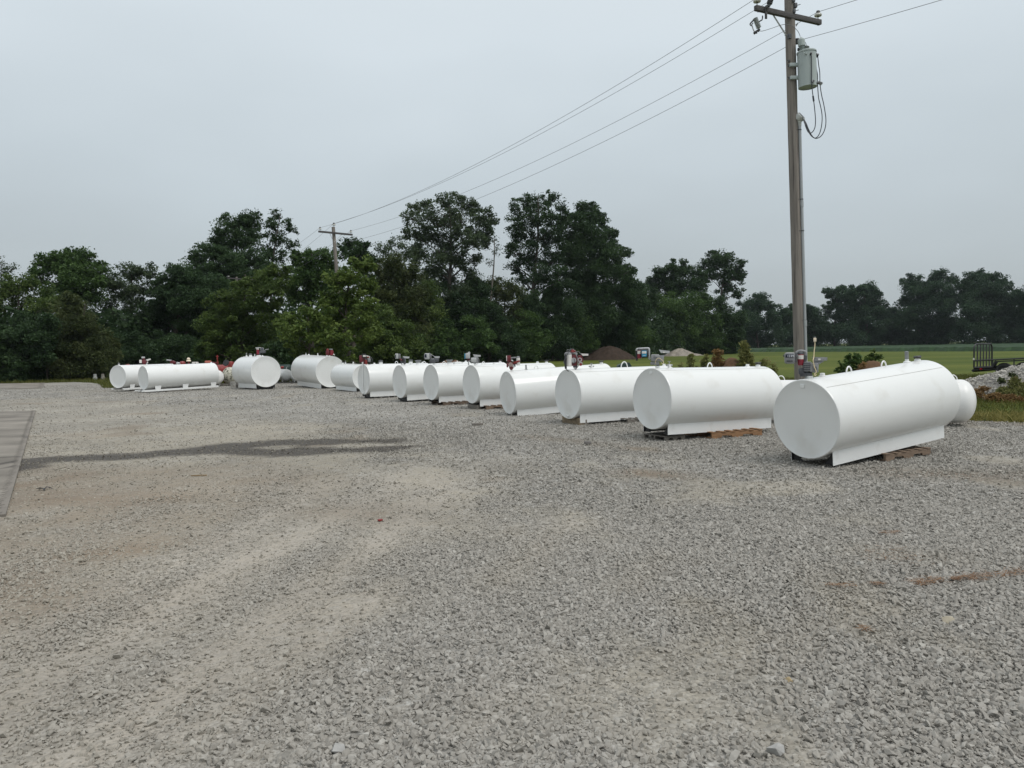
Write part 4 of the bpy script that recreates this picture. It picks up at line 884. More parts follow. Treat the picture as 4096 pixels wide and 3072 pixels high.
g3 = at(1186, 1512, 48.6); gas_tank((g3.x + .1, g3.y, .38), (g3.x - .5, g3.y + 1.4, .38), .62, 'smallest white propane tank, peeping out beside the red twin pump tank', OLDWHITE, group=GP)
g4 = at(886, 1503, 45.2); gas_tank((g4.x - .05, g4.y - .2, .56), (g4.x - 2.0, g4.y + 1.5, .56), .80, 'white propane tank with its round head behind the long skid tank', OLDWHITE, group=GP, hoop=False)
g5 = at(912, 1498, 46.2); gas_tank((g5.x - .15, g5.y, .60), (g5.x + .7, g5.y + 1.9, .60), 1.0, 'old propane tank blotched with black mould, beside the big round-ended tank', LICHEN, group=None, hoop=False, dome=None)
g6 = at(1134, 1472, 54); t = gas_tank((g6.x + .5, g6.y, .70), (g6.x - 1.4, g6.y + 1.2, .70), .78, 'dark green tank with a red cap behind the small white propane tanks', GREEN, cat='gas tank', name='green_tank', hoop=False)
mb = MB(); mb.lathe(at(1130, 1467, 54.0) - Vector((0, 0, .12)), (0, 0, 1), [(0, .16), (.10, .16), (.16, .08), (.17, 0)], 18); mb.build('red_cap', RED, t)
GR = 'red nurse tanks behind the skid tanks'
rA = at(665, 1470, 46.0); rB = at(800, 1466, 48.5)
t = gas_tank((rA.x, rA.y, .72), (rB.x, rB.y, .74), 1.12, 'red tank behind the skid tanks, with a cream double cap on a red stem', RED, cat='red tank', name='red_tank', group=GR, hoop=False)
mb = MB(); q = at(730, 1458, 46.6); mb.lathe(q - Vector((0, 0, .05)), (0, 0, 1), [(0, .17), (.16, .18), (.23, .13), (.26, 0)], 24); mb.build('dome_lid', RED, t)
mb = MB(); q = at(755, 1459, 46.9); mb.cyl(q - Vector((0, 0, .1)), q + Vector((0, 0, .22)), .05, n=12); mb.lathe(q + Vector((0, 0, .2)), (0, 0, 1), [(0, .14), (.02, .15), (.10, .10), (.11, 0)], 18, 1); mb.lathe(q + Vector((0, 0, .32)), (0, 0, 1), [(0, .10), (.02, .11), (.10, .07), (.12, 0)], 18, 1); mb.build('vent_stem', [RED, PLUGC], t)
mb = MB(); q = at(781, 1452, 46.9); mb.box(q, (.34, .2, .13), bev=.02); mb.cyl(q + Vector((.05, -.11, 0)), q + Vector((.05, -.09, 0)), .03, mi=1); mb.build('valve_box', [PALE, DGREY], t)
mb = MB(); q = at(693, 1450, 46.4); mb.box(q, (.28, .2, .18), Matrix.Rotation(.3, 3, 'Y'), bev=.05); mb.cyl(q + Vector((-.05, -.11, .02)), q + Vector((-.05, .1, .02)), .10); mb.box(q + Vector((-.24, -.02, .14)), (.28, .1, .08), Matrix.Rotation(.15, 3, 'Y'), 1, .01); mb.box(q + Vector((.25, 0, -.06)), (.14, .12, .16), Matrix.Rotation(.4, 3, 'Y'), 1, .03); mb.build('fuel_pump', [DRED, LGREY], t)
mb = MB(); q = at(511, 1460, 45.5); mb.lathe(q - Vector((0, 0, .3)), (0, 0, 1), [(0, .16), (.28, .16), (.34, .1), (.36, 0)], 18); tag(mb.build('red_drum', RED, own=Matrix.Translation(q)), 'red drum top just showing above the half-hidden skid tank', 'drum')
rA = at(838, 1500, 47.8); rB = at(930, 1500, 49.5)
t = gas_tank((rA.x - .2, rA.y, .72), (rB.x, rB.y, .70), 1.05, 'faded red tank between the long skid tank and the big round-ended tank', RED, cat='red tank', name='red_tank', group=GR, hoop=False)
mb = MB(); q = at(833, 1450, 47.8); mb.box(q, (.38, .3, .22), bev=.07); mb.box(q + Vector((.35, 0, -.02)), (.4, .1, .08), Matrix.Rotation(.2, 3, 'Y'), 1, .02); mb.build('valve_box', [paint('faded_red', (.42, .12, .08), .6, var=.2, scale=8), DRED], t)
mb = MB(); q = at(870, 1453, 48.0); mb.cyl(q - Vector((0, 0, .1)), q + Vector((0, 0, .52)), .035, n=10); mb.box(q + Vector((0, 0, .42)), (.16, .06, .05), bev=.01); mb.cyl(q - Vector((0, 0, .05)), q + Vector((0, 0, .1)), .07, n=12); mb.build('vent_stem', RED, t)
q = at(903, 1451, 46.9); mb = MB(); mb.lathe(q, Vector((-.25, -1, .35)), [(-.08, 0), (-.08, .17), (-.04, .2), (.0, .2), (.012, .19), (.012, 0)], 26); M = Matrix.Translation(q)
tag(mb.build('drum_lid', BLACK, own=M), 'black round lid leaning on top of the mouldy propane tank', 'lid')
q = at(924, 1455, 47.6); mb = MB(); mb.lathe(q - Vector((0, 0, .3)), (0, 0, 1), [(0, .2), (.32, .2), (.42, .16), (.46, 0)], 20); tag(mb.build('red_drum', RED, own=Matrix.Translation(q)), 'red drum standing beside the black lid', 'drum')
pallet(on_ground(898, 1543), 20, 'grey pallet lying by the paint bucket', GPALLET, 1.3, 1.1, .11)
pallet(on_ground(1150, 1531), 0, 'flat grey pallet under the small white propane tanks', GPALLET, 2.4, .9, .07)
# paint bucket and rubble
q = on_ground(933, 1550); t = thing('paint_bucket', 'dirty pale bucket between the long skid tank and the big tank', 'bucket', q)
mb = MB(); mb.lathe(q, (0, 0, 1), [(0, 0), (0, .13), (.30, .155), (.30, .165), (.33, .165), (.33, .15), (.31, 0)], 28); mb.build('body', paint('dirty_bucket', (.42, .41, .38), .6, var=.1, scale=6, dirt=((.2, .18, .16), .7, 9, .5)), t)
mb = MB(); mb.tube([q + Vector((.16 * math.cos(u), -.17, .31 - .16 * math.sin(u))) for u in [math.pi * k / 12 for k in range(13)]], .005, 6); mb.build('handle', GALV, t)
for px, py, s, lb in ((948, 1551, .13, 'dark stone block right of the paint bucket'), (953, 1545, .16, 'grey stone block touching the big tank skid')):
    q = on_ground(px, py); mb = MB(); mb.box(q + Vector((0, 0, s * .7)), (s, s * 1.1, s * 1.5), rotz(.4), bev=.02); tag(mb.build('stone_block', paint('stone_block_grey', (.16, .15, .14), .9, var=.3), own=Matrix.Translation(q)), lb, 'stone block')
# gas cylinders in the grass
for px, py, lb, m_ in ((381, 1514, 'pale grey gas cylinder in the grass, the left one of two', paint('pale_cylinder', (.36, .37, .36), .5, var=.15, scale=6)), (412, 1512, 'dirty brownish gas cylinder in the grass, the right one of two', paint('dirty_cylinder', (.22, .21, .18), .6, var=.3, scale=6))):
    q = at(px, py, 60.5); q.z = -.03; t = thing('gas_cylinder', lb, 'gas cylinder', q, group='gas cylinders by the trees'); mb = MB()
    mb.lathe(q, (0, 0, 1), [(0, .10), (.02, .14), (.06, .15), (.30, .15), (.37, .10), (.38, 0)], 24); mb.build('body', m_, t)
    mb = MB(); n = 20
    for k in range(n):
        u = 2 * math.pi * k / n + math.pi; u2 = u + 2 * math.pi / n
        if k in (8, 9, 10, 11, 12): z0, z1 = .40, .43
        else: z0, z1 = .36, .56
        A = q + Vector((.115 * math.cos(u), .115 * math.sin(u), 0)); B = q + Vector((.115 * math.cos(u2), .115 * math.sin(u2), 0)); nrm = ((A + B) / 2 - q); nrm.z = 0; nrm.normalize()
        mb.prism([A + Vector((0, 0, z0)), B + Vector((0, 0, z0)), B + Vector((0, 0, z1)), A + Vector((0, 0, z1))], nrm * .008)
    mb.cyl(q + Vector((0, 0, .37)), q + Vector((0, 0, .48)), .03, n=10); mb.build('collar', m_, t)
# dark green box behind the third tank
q = at(2500, 1490, 24.0); t = thing('storage_bin', 'dark green lidded bin showing behind the third nearest tank', 'bin', (q.x, q.y, 0)); mb = MB()
zt = at(2500, 1452, 24.0).z
mb.prism([(q.x - .16, q.y, 0), (q.x + .16, q.y, 0), (q.x + .20, q.y, zt - .11), (q.x - .20, q.y, zt - .11)], (0, .4, 0)); mb.build('body', GREEN, t)
mb = MB(); mb.prism([(q.x - .22, q.y - .02, zt - .11), (q.x + .22, q.y - .02, zt - .11), (q.x + .15, q.y - .02, zt - .01), (q.x + .03, q.y - .02, zt + .0), (q.x - .17, q.y - .02, zt - .05)], (0, .44, 0)); mb.box((q.x + .12, q.y + .1, zt + .0), (.05, .2, .03), bev=.005, mi=1); mb.build('lid', [GREEN, BLACK], t)

# ================================================================== utility poles
def wpath(a, b, sag, n=28):
    a, b = Vector(a), Vector(b); return [a.lerp(b, i / n) - Vector((0, 0, 4 * sag * (i / n) * (1 - i / n))) for i in range(n + 1)]
def insulator(mb, p, up=Vector((0, 0, 1)), k=1.0, mi=(0, 1)):
    mb.cyl(p, p + up * .12 * k, .012 * k, n=8, mi=mi[1])
    mb.lathe(p + up * .10 * k, up, [(0, .03 * k), (.0, .095 * k), (.03 * k, .105 * k), (.06 * k, .09 * k), (.07 * k, .045 * k)], 20, mi[0])
    mb.lathe(p + up * .17 * k, up, [(0, .045 * k), (.02 * k, .06 * k), (.05 * k, .05 * k), (.075 * k, .045 * k), (.08 * k, 0)], 16, mi[1])
PY = 24.0
pb = at(3199, 1515, PY); pt = at(3156.5, -40, PY); d = (pt - pb) / (pt.z - pb.z); base = pb - d * (pb.z + .3); top = pt
t = thing('utility_pole', 'tall weathered wooden utility pole with crossarm and grey conduit, near the right', 'utility pole', base - Vector((0, 0, -.3)) if False else base)
def pole_at(z): return base + d * (z - base.z)
def pole_px(py): 
    lo, hi = 0.0, top.z
    for _ in range(40):
        m = (lo + hi) / 2
        if project(pole_at(m))[1] > py: lo = m
        else: hi = m
    return pole_at(lo)
mb = MB(); n = 40
def pr(z): return .158 - .010 * z / top.z
pts = [base + d * (top.z - base.z) * i / n for i in range(n + 1)]; mb.tube(pts, [pr(q.z) * (1 + .012 * math.sin(i * 1.7)) for i, q in enumerate(pts)], 28); mb.build('shaft', POLEWOOD, t)
aL, aR = at(3006, 40, PY - .62), at(3266, 98, PY + .56); arm_dir = (aR - aL).normalized(); ac = (aL + aR) / 2
rot = Matrix((arm_dir, Vector((0, 0, 1)).cross(arm_dir).normalized(), arm_dir.cross(Vector((0, 0, 1)).cross(arm_dir)).normalized())).transposed(); off = rot @ Vector((0, -.17, 0)) * .9
mb = MB(); mb.box(ac + off, ((aR - aL).length, .115, .15), rot, bev=.008)
for f in (-.46, .46):
    q = ac + off + arm_dir * ((aR - aL).length * f); mb.cyl(q - Vector((0, 0, .11)), q - Vector((0, 0, .07)), .014, n=8, mi=1)
arm = mb.build('crossarm', [DARKWOOD, BLACK], t)
ins = []
for px, py in ((3013, 33), (3256, 88)):
    f = (px - 3136) / (3266 - 3006); q = ac + off + arm_dir * ((aR - aL).length * f) + Vector((0, 0, .07)); mb = MB(); insulator(mb, q, k=1.1); mb.build('insulator', [PORC, BLACK], arm); ins.append(q + Vector((0, 0, .24)))
for x0, y0, x1, y1 in ((3092, 58, 3144, 140), (3192, 92, 3184, 104)):
    mb = MB(); a_, b_ = at(x0, y0, PY - .40), at(x1, y1, PY - .17); u = (b_ - a_).normalized(); w_ = u.cross(Vector((0, 1, 0))).normalized()
    mb.prism([a_ - w_ * .022, b_ - w_ * .022, b_ + w_ * .022, a_ + w_ * .022], Vector((0, .008, 0))); mb.build('brace', GALV, t)
for px, py, s in ((3167, 8, 1), (3176, 30, 1), (3170, 52, .9), (3150, 152, 1.0), (3148, 250, .5), (3148, 268, .5), (3150, 318, .5), (3190, 205, .6)):
    q = pole_px(py); side = (px - project(q)[0]) / FPX * PY; mb = MB(); c = q + Vector((side * .9, -.13, 0))
    mb.box(c, (.09 * s, .10 * s, .14 * s), rotz(.3), bev=.01); mb.cyl(c + Vector((.03 * s, 0, 0)), c + Vector((.15 * s * (1 if side > 0 else -1), -.03, .02)), .011, n=8); mb.build('bolt_bracket', DGREY, t)
q = pole_px(165); mb = MB(); c = q + Vector((.20, -.02, 0)); mb.lathe(c - Vector((0, 0, .09)), (0, 0, 1), [(0, .03), (.0, .06), (.03, .065), (.05, .045), (.08, .065), (.10, .045), (.13, .065), (.16, .05), (.18, 0)], 18); mb.build('neutral_insulator', DGREY, t); neutral = c
# conduit, couplings, weatherhead
mb = MB(); cpts = []
for py in range(1560, 480, -60):
    q = pole_px(py); cpts.append(q + Vector((.175, -.09, 0)))
lowc = pole_at(.0) + Vector((.175, -.09, 0)); cpts = [lowc] + cpts; topc = pole_px(500) + Vector((.175, -.09, 0)); cpts.append(topc); mb.tube(cpts, .046, 16); cond = mb.build('conduit', PVC, t)
for py in (818, 1293):
    q = pole_px(py) + Vector((.175, -.09, 0)); mb = MB(); mb.cyl(q - d * .09, q + d * .09, .056, n=18); mb.build('coupling', PVC, cond)
for py in (523, 800, 925, 1282):
    q = pole_px(py) + Vector((.175, -.09, 0)); mb = MB(); mb.lathe(q, d, [(-.014, .047), (-.014, .054), (.014, .054), (.014, .047)], 18); mb.box(q + Vector((-.07, .01, 0)), (.07, .02, .028)); mb.cyl(q + Vector((-.10, -.06, 0)), q + Vector((-.10, 0, 0)), .014, n=8); mb.build('strap', DGREY, cond)
mb = MB(); ax = Vector((.55, -.45, .55)).normalized()
mb.lathe(topc - d * .06, d, [(0, .052), (.10, .056), (.14, .08), (.16, .09)], 20)
mb.lathe(topc + d * .19 - ax * .06, ax, [(-.05, .0), (-.045, .06), (-.01, .12), (.06, .145), (.13, .15), (.15, .135), (.152, 0)], 24)
mb.lathe(topc + d * .19 + ax * .092, ax, [(0, .0), (.002, .12), (.006, .12), (.007, 0)], 20, 1); wh = mb.build('weatherhead', [paint('weatherhead_grey', (.50, .52, .50), .45, var=.05), DGREY], t)
whp = topc + d * .19 + ax * .09
# transformer can
TY = PY - .25
tb, tt_ = at(3231, 350, TY), at(3226, 207, TY); ax = (tt_ - tb).normalized(); h = (tt_ - tb).length; r = .272
t = thing('transformer', 'pale grey cylindrical transformer hung on the tall pole, black cables looping below', 'transformer', tb)
mb = MB(); mb.lathe(tb, ax, [(.025, 0), (.02, r * .96), (0, r * .97), (0, r), (h * .93, r), (h * .935, r * 1.0), (h * .97, r), (h * .97, 0)], 48); body = mb.build('can', XFMR, t)
mb = MB(); mb.lathe(tb + ax * h * .955, ax, [(0, r * 1.05), (.035, r * 1.06), (.055, r * 1.0), (.09, r * .55), (.10, 0)], 48); mb.build('lid', XFMR, t)
for f in (.30, .66):
    q = tb + ax * h * f; mb = MB(); mb.box(q + Vector((-r - .08, .06, 0)), (.30, .10, .10), bev=.006); mb.build('mounting_bracket', XFMR, t)
for f, dx in ((.86, -.16),):
    q = tb + ax * h * f; mb = MB(); mb.tube([q + Vector((dx - .04, -.24, .05)), q + Vector((dx, -.29, .0)), q + Vector((dx + .05, -.27, -.04)), q + Vector((dx + .06, -.25, .06))], .014, 8); mb.build('lifting_lug', XFMR, t)
def bushing(px, py, px1, py1, hat):
    a_, b_ = at(px, py, TY), at(px1, py1, TY); u = (b_ - a_); ln = u.length; u.normalize(); mb = MB(); prof = [(-.02, .055)]
    nb = 4
    fr = ln * (.36 if hat else .75)
    for k in range(nb): prof += [(fr * k / nb, .045), (fr * (k + .45) / nb, .085), (fr * (k + .6) / nb, .085), (fr * (k + .75) / nb, .045)]
    if hat: prof += [(fr, .05), (fr, .105), (fr + ln * .42, .105), (ln * .95, .03), (ln, 0)]
    else: prof += [(fr, .05), (fr + ln * .1, .05), (ln, .015), (ln, 0)]
    mb.lathe(a_, u, prof, 22); mb.build('bushing', XFMR if hat else GLAZE, t); return b_
b1 = bushing(3210, 205, 3203, 147, True); b2 = bushing(3226, 202, 3226, 181, False)
mb = MB(); mb.tube(smooth_path([at(3217, 168, TY), at(3222, 170, TY), b2]), .007, 6); mb.build('jumper_wire', WIRE, t)
q = at(3256, 257, TY - .22); text_mesh(body, 'lettering', '25', q + Vector((-.02, -.0, -.05)), Vector((.8, .6, 0)).normalized() * 1.0, Vector((0, 0, 1)), .16, BLACK)
cab = [([(3244, 216), (3246, 235), (3246.5, 290), (3246.5, 330), (3249, 360), (3252, 384), (3255, 405), (3259, 440), (3262, 480), (3260, 508), (3253, 524), (3243, 532), (3233, 528), (3225, 512), (3219, 494)], (384, 405)),
       ([(3264, 219), (3264, 250), (3266, 276), (3270, 300), (3270, 330), (3272, 365), (3275, 395), (3281, 420), (3287, 450), (3288.5, 480), (3284, 515), (3275, 540), (3262, 552), (3248, 546), (3236, 530), (3228, 510), (3222, 494)], (393, 405)),
       ([(3271, 222), (3272, 235), (3275, 262), (3279, 290), (3280, 330), (3283, 360), (3288, 388), (3293, 408), (3299, 440), (3303.5, 475), (3302, 505), (3293, 532), (3278, 549), (3260, 553), (3246, 540), (3232, 512), (3225, 494)], (390, 408))]
for ci, (pp, sp) in enumerate(cab):
    yy = lambda i: TY - .30 + (.22 if ci else .0) + .04 * ci + (PY - .20 - TY + .12) * max(0, (i - 9) / 8) * .5
    mb = MB(); P3 = [at(x, y, yy(i)) for i, (x, y) in enumerate(pp)]; mb.tube(smooth_path(P3 + [whp]), .0135, 8)
    k = [i for i, (x, y) in enumerate(pp) if sp[0] <= y <= sp[1] and i < 9]
    if len(k) > 1 : mb.cyl(P3[k[0]], P3[k[-1]], .026, n=10, mi=1 if ci == 1 else 0)
    mb.cyl(P3[0] - Vector((0, -.06, .02)), P3[0] + Vector((0, -.03, .03)), .03, n=10); mb.build('service_cable', [CABLE, PALE], t)
for px, py, yy in ((3253, 325, TY - .28), (3276, 330, TY - .12), (3284, 334, TY - .1)):
    q = at(px, py, yy); mb = MB(); mb.cyl(q + Vector((0, -.03, 0)), q + Vector((0, .04, 0)), .045, n=16); mb.cyl(q + Vector((0, -.04, 0)), q + Vector((0, -.02, 0)), .02, n=10, mi=1); mb.build('cable_clamp', [GALV, BLACK], t)
mb = MB(); mb.box(at(3268, 331, TY - .18), (.24, .03, .04), bev=.005); mb.build('clamp_bar', DGREY, t)
mb = MB()
# fuse cutout hanging from the crossarm
CYY = PY - .75
t = thing('fuse_cutout', 'grey ribbed fuse cutout hanging below the left end of the tall pole crossarm', 'fuse cutout', at(3030, 90, CYY))
a_, b_ = at(3020, 72, CYY), at(3036, 112, CYY); u = (b_ - a_); ln = u.length; u.normalize(); mb = MB(); prof = [(0, 0), (0, .05)]
for k in range(8): prof += [(ln * (k + .1) / 8, .05), (ln * (k + .3) / 8, .075), (ln * (k + .6) / 8, .075), (ln * (k + .85) / 8, .05)]
mb.lathe(a_, u, prof + [(ln, .05), (ln, 0)], 20); mb.build('ribbed_body', GLAZE, t)
mb = MB(); mb.tube([at(3017, 77, CYY), at(3003, 92, CYY), at(3000, 98, CYY)], .022, 8); mb.tube([at(3012, 92, CYY), at(3006, 100, CYY), at(3010, 106, CYY)], .016, 8); mb.cyl(at(3000, 101, CYY - .02), at(3009, 104, CYY - .02), .014, n=8); mb.build('top_contact', DGREY, t)
mb = MB(); mb.tube([at(3009, 106, CYY), at(3013, 118, CYY), at(3019, 130, CYY)], .017, 8); mb.build('fuse_tube', LGREY, t)
mb = MB(); mb.box(at(3021, 130, CYY), (.10, .07, .07), Matrix.Rotation(-.6, 3, 'Y'), bev=.01); mb.box(at(3030, 123, CYY), (.16, .06, .06), Matrix.Rotation(-.6, 3, 'Y'), bev=.01); mb.cyl(at(3026, 126, CYY), at(3027, 134, CYY), .02, n=8); mb.cyl(at(3035, 118, CYY), at(3035, 127, CYY), .02, n=8); mb.build('hinge', BLACK, t)
mb = MB(); mb.tube(smooth_path([at(3034, 88, CYY), at(3042, 83, CYY), at(3048, 79, CYY), at(3050, 70, CYY + .1), at(3050, 64, CYY + .15)]), .018, 8); mb.build('hanger', BLACK, t)
# lightning arrester on its bracket
t = thing('surge_arrester', 'dark ribbed surge arrester on a bent bracket above the tall pole crossarm', 'surge arrester', at(3075, 20, CYY))
mb = MB(); mb.tube(smooth_path([at(3062, 72, CYY - .02), at(3061, 50, CYY - .02), at(3061, 36, CYY - .02), at(3066, 29, CYY - .02), at(3074, 25, CYY)]), .02, 8); mb.box(at(3064, 62, CYY - .0), (.07, .02, .2), bev=.004); mb.build('bracket', BLACK, t)
a_, b_ = at(3077, 17, CYY), at(3090, -28, CYY); u = (b_ - a_).normalized(); mb = MB(); prof = [(-.08, .03), (0, .04)]
for k in range(6): prof += [(.05 * k, .05), (.05 * k + .02, .085), (.05 * k + .035, .085), (.05 * k + .048, .05)]
mb.lathe(a_, u, prof + [(.32, 0)], 18); mb.box(at(3072, 22, CYY), (.18, .06, .07), Matrix.Rotation(-.5, 3, 'Y'), bev=.02); mb.build('ribbed_body', DGREY, t)
mb = MB(); mb.tube(smooth_path([at(3083, 22, CYY), at(3077, 32, CYY), at(3075, 47, CYY)]), .007, 6); mb.build('lead_wire', WIRE, t)

# far poles
FY = 53.0
def far_pole(x0, y0, x1, y1, Y, label, aw, arm_px, top_ins=True, rad=.115):
    a_, b_ = at(x0, y0, Y), at(x1, y1, Y); dd = (b_ - a_) / (b_.z - a_.z); bs = a_ - dd * a_.z
    t = thing('utility_pole', label, 'utility pole', bs); mb = MB(); mb.tube([bs, bs.lerp(b_, .5), b_], [rad * 1.15, rad * 1.05, rad], 16); mb.build('shaft', POLEWOOD, t)
    L_, R_ = at(arm_px[0], arm_px[1], Y - aw), at(arm_px[2], arm_px[3], Y + aw); ad = (R_ - L_).normalized(); rr = Matrix((ad, Vector((0, 0, 1)).cross(ad).normalized(), ad.cross(Vector((0, 0, 1)).cross(ad)).normalized())).transposed()
    c = (L_ + R_) / 2 + rr @ Vector((0, -.16, 0)); ln = (R_ - L_).length; mb = MB(); mb.box(c, (ln, .10, .125), rr, bev=.006); arm = mb.build('crossarm', DARKWOOD, t); out = []
    for f in (-.455, .455):
        q = c + ad * ln * f + Vector((0, 0, .06)); mb = MB(); insulator(mb, q, k=1.0); mb.build('insulator', [PORC, BLACK], arm); out.append(q + Vector((0, 0, .2)))
    if top_ins: mb = MB(); q = b_ + Vector((.05, -.02, 0)); insulator(mb, q, k=1.15); mb.build('insulator', [PORC, BLACK], t); out.append(q + Vector((0, 0, .24)))
    m_ = a_.lerp(b_, 1); 
    for sgn in (-1, 1):
        mb = MB(); A = c + ad * ln * .18 * sgn - Vector((0, 0, .05)); B = bs + dd * (c.z - .62) + Vector((0, -.14, 0)); mb.tube([A, B], .014, 6); mb.build('brace', GALV, t)
    ne = bs + dd * (c.z - .78) + Vector((.16, -.05, 0)); mb = MB(); mb.lathe(ne - Vector((0, 0, .08)), (0, 0, 1), [(0, .03), (0, .06), (.05, .045), (.08, .06), (.12, .045), (.16, .06), (.16, 0)], 14); mb.build('neutral_insulator', GLAZE, t); out.append(ne)
    return out
fp = far_pole(1346, 1080, 1333, 908, FY, 'distant wooden pole with a crossarm, standing among the trees', 1.0, (1269, 927, 1404, 940))
tp = far_pole(951, 1175, 946, 1108, 81, 'farthest pole, its crossarm barely showing between the trees', .7, (908, 1113, 1030, 1121), top_ins=False, rad=.11)
# power lines
near_top = at(3159, -46, PY)
def pole_wire(a, b, sag, label, r=.0068):
    mb = MB(); mb.tube(wpath(a, b, sag), r, 6); o = mb.build('power_line', WIRE, own=Matrix.Translation(a)); return tag(o, label, 'power line', 'power lines between the poles')
pole_wire(ins[0], fp[0], .85, 'upper wire from the left end of the near crossarm to the far pole')
pole_wire(near_top, fp[2], .80, 'upper wire from the near pole top to the far pole top')
pole_wire(ins[1], fp[1], .80, 'middle wire from the right end of the near crossarm to the far pole')
pole_wire(neutral, fp[3], .80, 'lowest wire strung between the two wooden poles')
nd = Vector((.57, -.82, 0)); 
pole_wire(ins[1], ins[1] + nd * 38, .9, 'wire rising from the right crossarm insulator out of view at the top')
pole_wire(neutral, neutral + nd * 38 + Vector((0, 0, -.2)), .9, 'wire rising from below the crossarm past the transformer to the top right')
pole_wire(ins[0], ins[0] + nd * 38, .9, 'wire leaving the left crossarm insulator out of view at the top')
for i, (lb) in enumerate(('outer left wire running down from the far pole to the trees', 'right wire running down from the far pole to the trees')):
    pole_wire(fp[i], tp[i], .6, lb)
pole_wire(fp[2], tp[1] + Vector((-.6, 0, .1)), .6, 'top wire running down from the far pole to the trees'); pole_wire(fp[3], tp[2], .6, 'lowest wire running down from the far pole into the trees')
mb = MB(); mb.tube(smooth_path([at(3036, 122, CYY), at(3050, 124, CYY), at(3090, 112, PY - .5), at(3125, 100, PY - .3), at(3150, 98, PY - .22), at(3172, 106, PY - .25), at(3192, 126, TY), at(3201, 146, TY)]), .008, 6)
tag(mb.build('tap_wire', WIRE, own=Matrix.Translation(at(3120, 100, PY - .3))), 'thin wire curving from the fuse cutout across the pole to the transformer', 'wire')

# ================================================================== trailer and heaps
q0 = on_ground(3894, 1512, -.03); q0 = at(3896, 1485, 38.0); q0.z = 0
ax = Vector((.58, -.81, .055)).normalized(); gy_ = Vector((.81, .58, 0)).normalized(); uz = Vector((0, 0, 1))
t = thing('utility_trailer', 'black flatbed trailer with a raised ramp gate on the lawn', 'trailer', q0)
def TP(x, y, z): return q0 + ax * x + gy_ * y + uz * z
def bar(mb, a, b, w, mi=0): mb.tube([TP(*a), TP(*b)], w, 4, mi)
mb = MB(); W_ = 2.05; LN = 5.2
for y in (0, W_): bar(mb, (0, y, .50), (LN, y, .50), .07); bar(mb, (0, y, .40), (LN, y, .40), .06)
for x in (0, 1, 2, 3, 4, 5.2): bar(mb, (x, 0, .42), (x, W_, .42), .05)
mb.prism([TP(0, .04, .53), TP(LN, .04, .53), TP(LN, W_ - .04, .53), TP(0, W_ - .04, .53)], (0, 0, .03)); mb.build('bed', BLACK, t)
mb = MB()
for y in (0, W_):
    bar(mb, (0, y, .86), (LN, y, .86), .035)
    for x in (0, .98, 2.6, 3.9, LN): bar(mb, (x, y, .52), (x, y, .86), .035)
mb.build('side_rail', BLACK, t)
mb = MB(); bar(mb, (-.05, 0, .38), (-.05, W_, .38), .08); mb.build('rear_beam', BLACK, t); mb = MB(); mb.box(TP(.35, -.06, .44), (.12, .03, .06), bev=.005); mb.build('tail_light', LENS, t)
mb = MB(); zb, zt = .50, 1.68; g = []
for k in range(9): u = math.pi / 2 * k / 8; g.append((0, .22 - .22 * math.sin(math.pi / 2 - u + 0) if False else .22 * (1 - math.cos(u)) if False else .22 * (1 - math.sin(math.pi / 2 * (1 - k / 8) + 0)) , 0))
outline = [(-.02, .04, zb)] + [(-.02, .04 + .25 * (1 - math.cos(math.pi / 2 * k / 6)), zt - .25 + .25 * math.sin(math.pi / 2 * k / 6)) for k in range(7)] + [(-.02, W_ - .04 - .25 * (1 - math.cos(math.pi / 2 * (1 - k / 6))), zt - .25 + .25 * math.sin(math.pi / 2 * (1 - k / 6))) for k in range(7)] + [(-.02, W_ - .04, zb)]
mb.tube([TP(*o_) for o_ in outline], .04, 8)
for k in range(1, 6): y = .04 + (W_ - .08) * k / 6; mb.prism([TP(-.02, y - .05, zb), TP(-.02, y + .05, zb), TP(-.02, y + .05, zt - .03), TP(-.02, y - .05, zt - .03)], ax * .03)
bar(mb, (-.02, .04, zb), (-.02, W_ - .04, zb), .035); bar(mb, (-.02, .04, .88), (-.02, W_ - .04, .88), .03); mb.box(TP(-.02, .0, .95), (.05, .05, .10), mi=1); mb.build('ramp_gate', [BLACK, PALE], t)
for x in (1.40, 2.24):
    mb = MB(); c = TP(x, -.12, .33 + .0); 
    mb.lathe(c + gy_ * .12, -gy_, [(0, .19), (0, .33), (.03, .36), (.18, .36), (.21, .33), (.21, .22), (.17, .20), (.17, 0)], 32); wl = mb.build('wheel', RUBBER, t)
    mb = MB(); mb.lathe(c - gy_ * .045, -gy_, [(0, .20), (.02, .19), (-.02, .12), (.03, .07), (.04, 0)], 24)
    for k in range(6): u = k * math.pi / 3; cc = c - gy_ * .07 + (ax * math.cos(u) + uz * math.sin(u)) * .10; mb.cyl(cc, cc - gy_ * .02, .014, n=8, mi=1)
    mb.build('rim', [BLACK, GALV], wl)
mb = MB(); mb.prism([TP(.90, -.26, .52), TP(1.03, -.26, .80), TP(2.65, -.26, .80), TP(2.78, -.26, .52), TP(2.7, -.26, .52), TP(2.58, -.26, .74), TP(1.10, -.26, .74), TP(.98, -.26, .52)], gy_ * .24); mb.build('fender', BLACK, t)
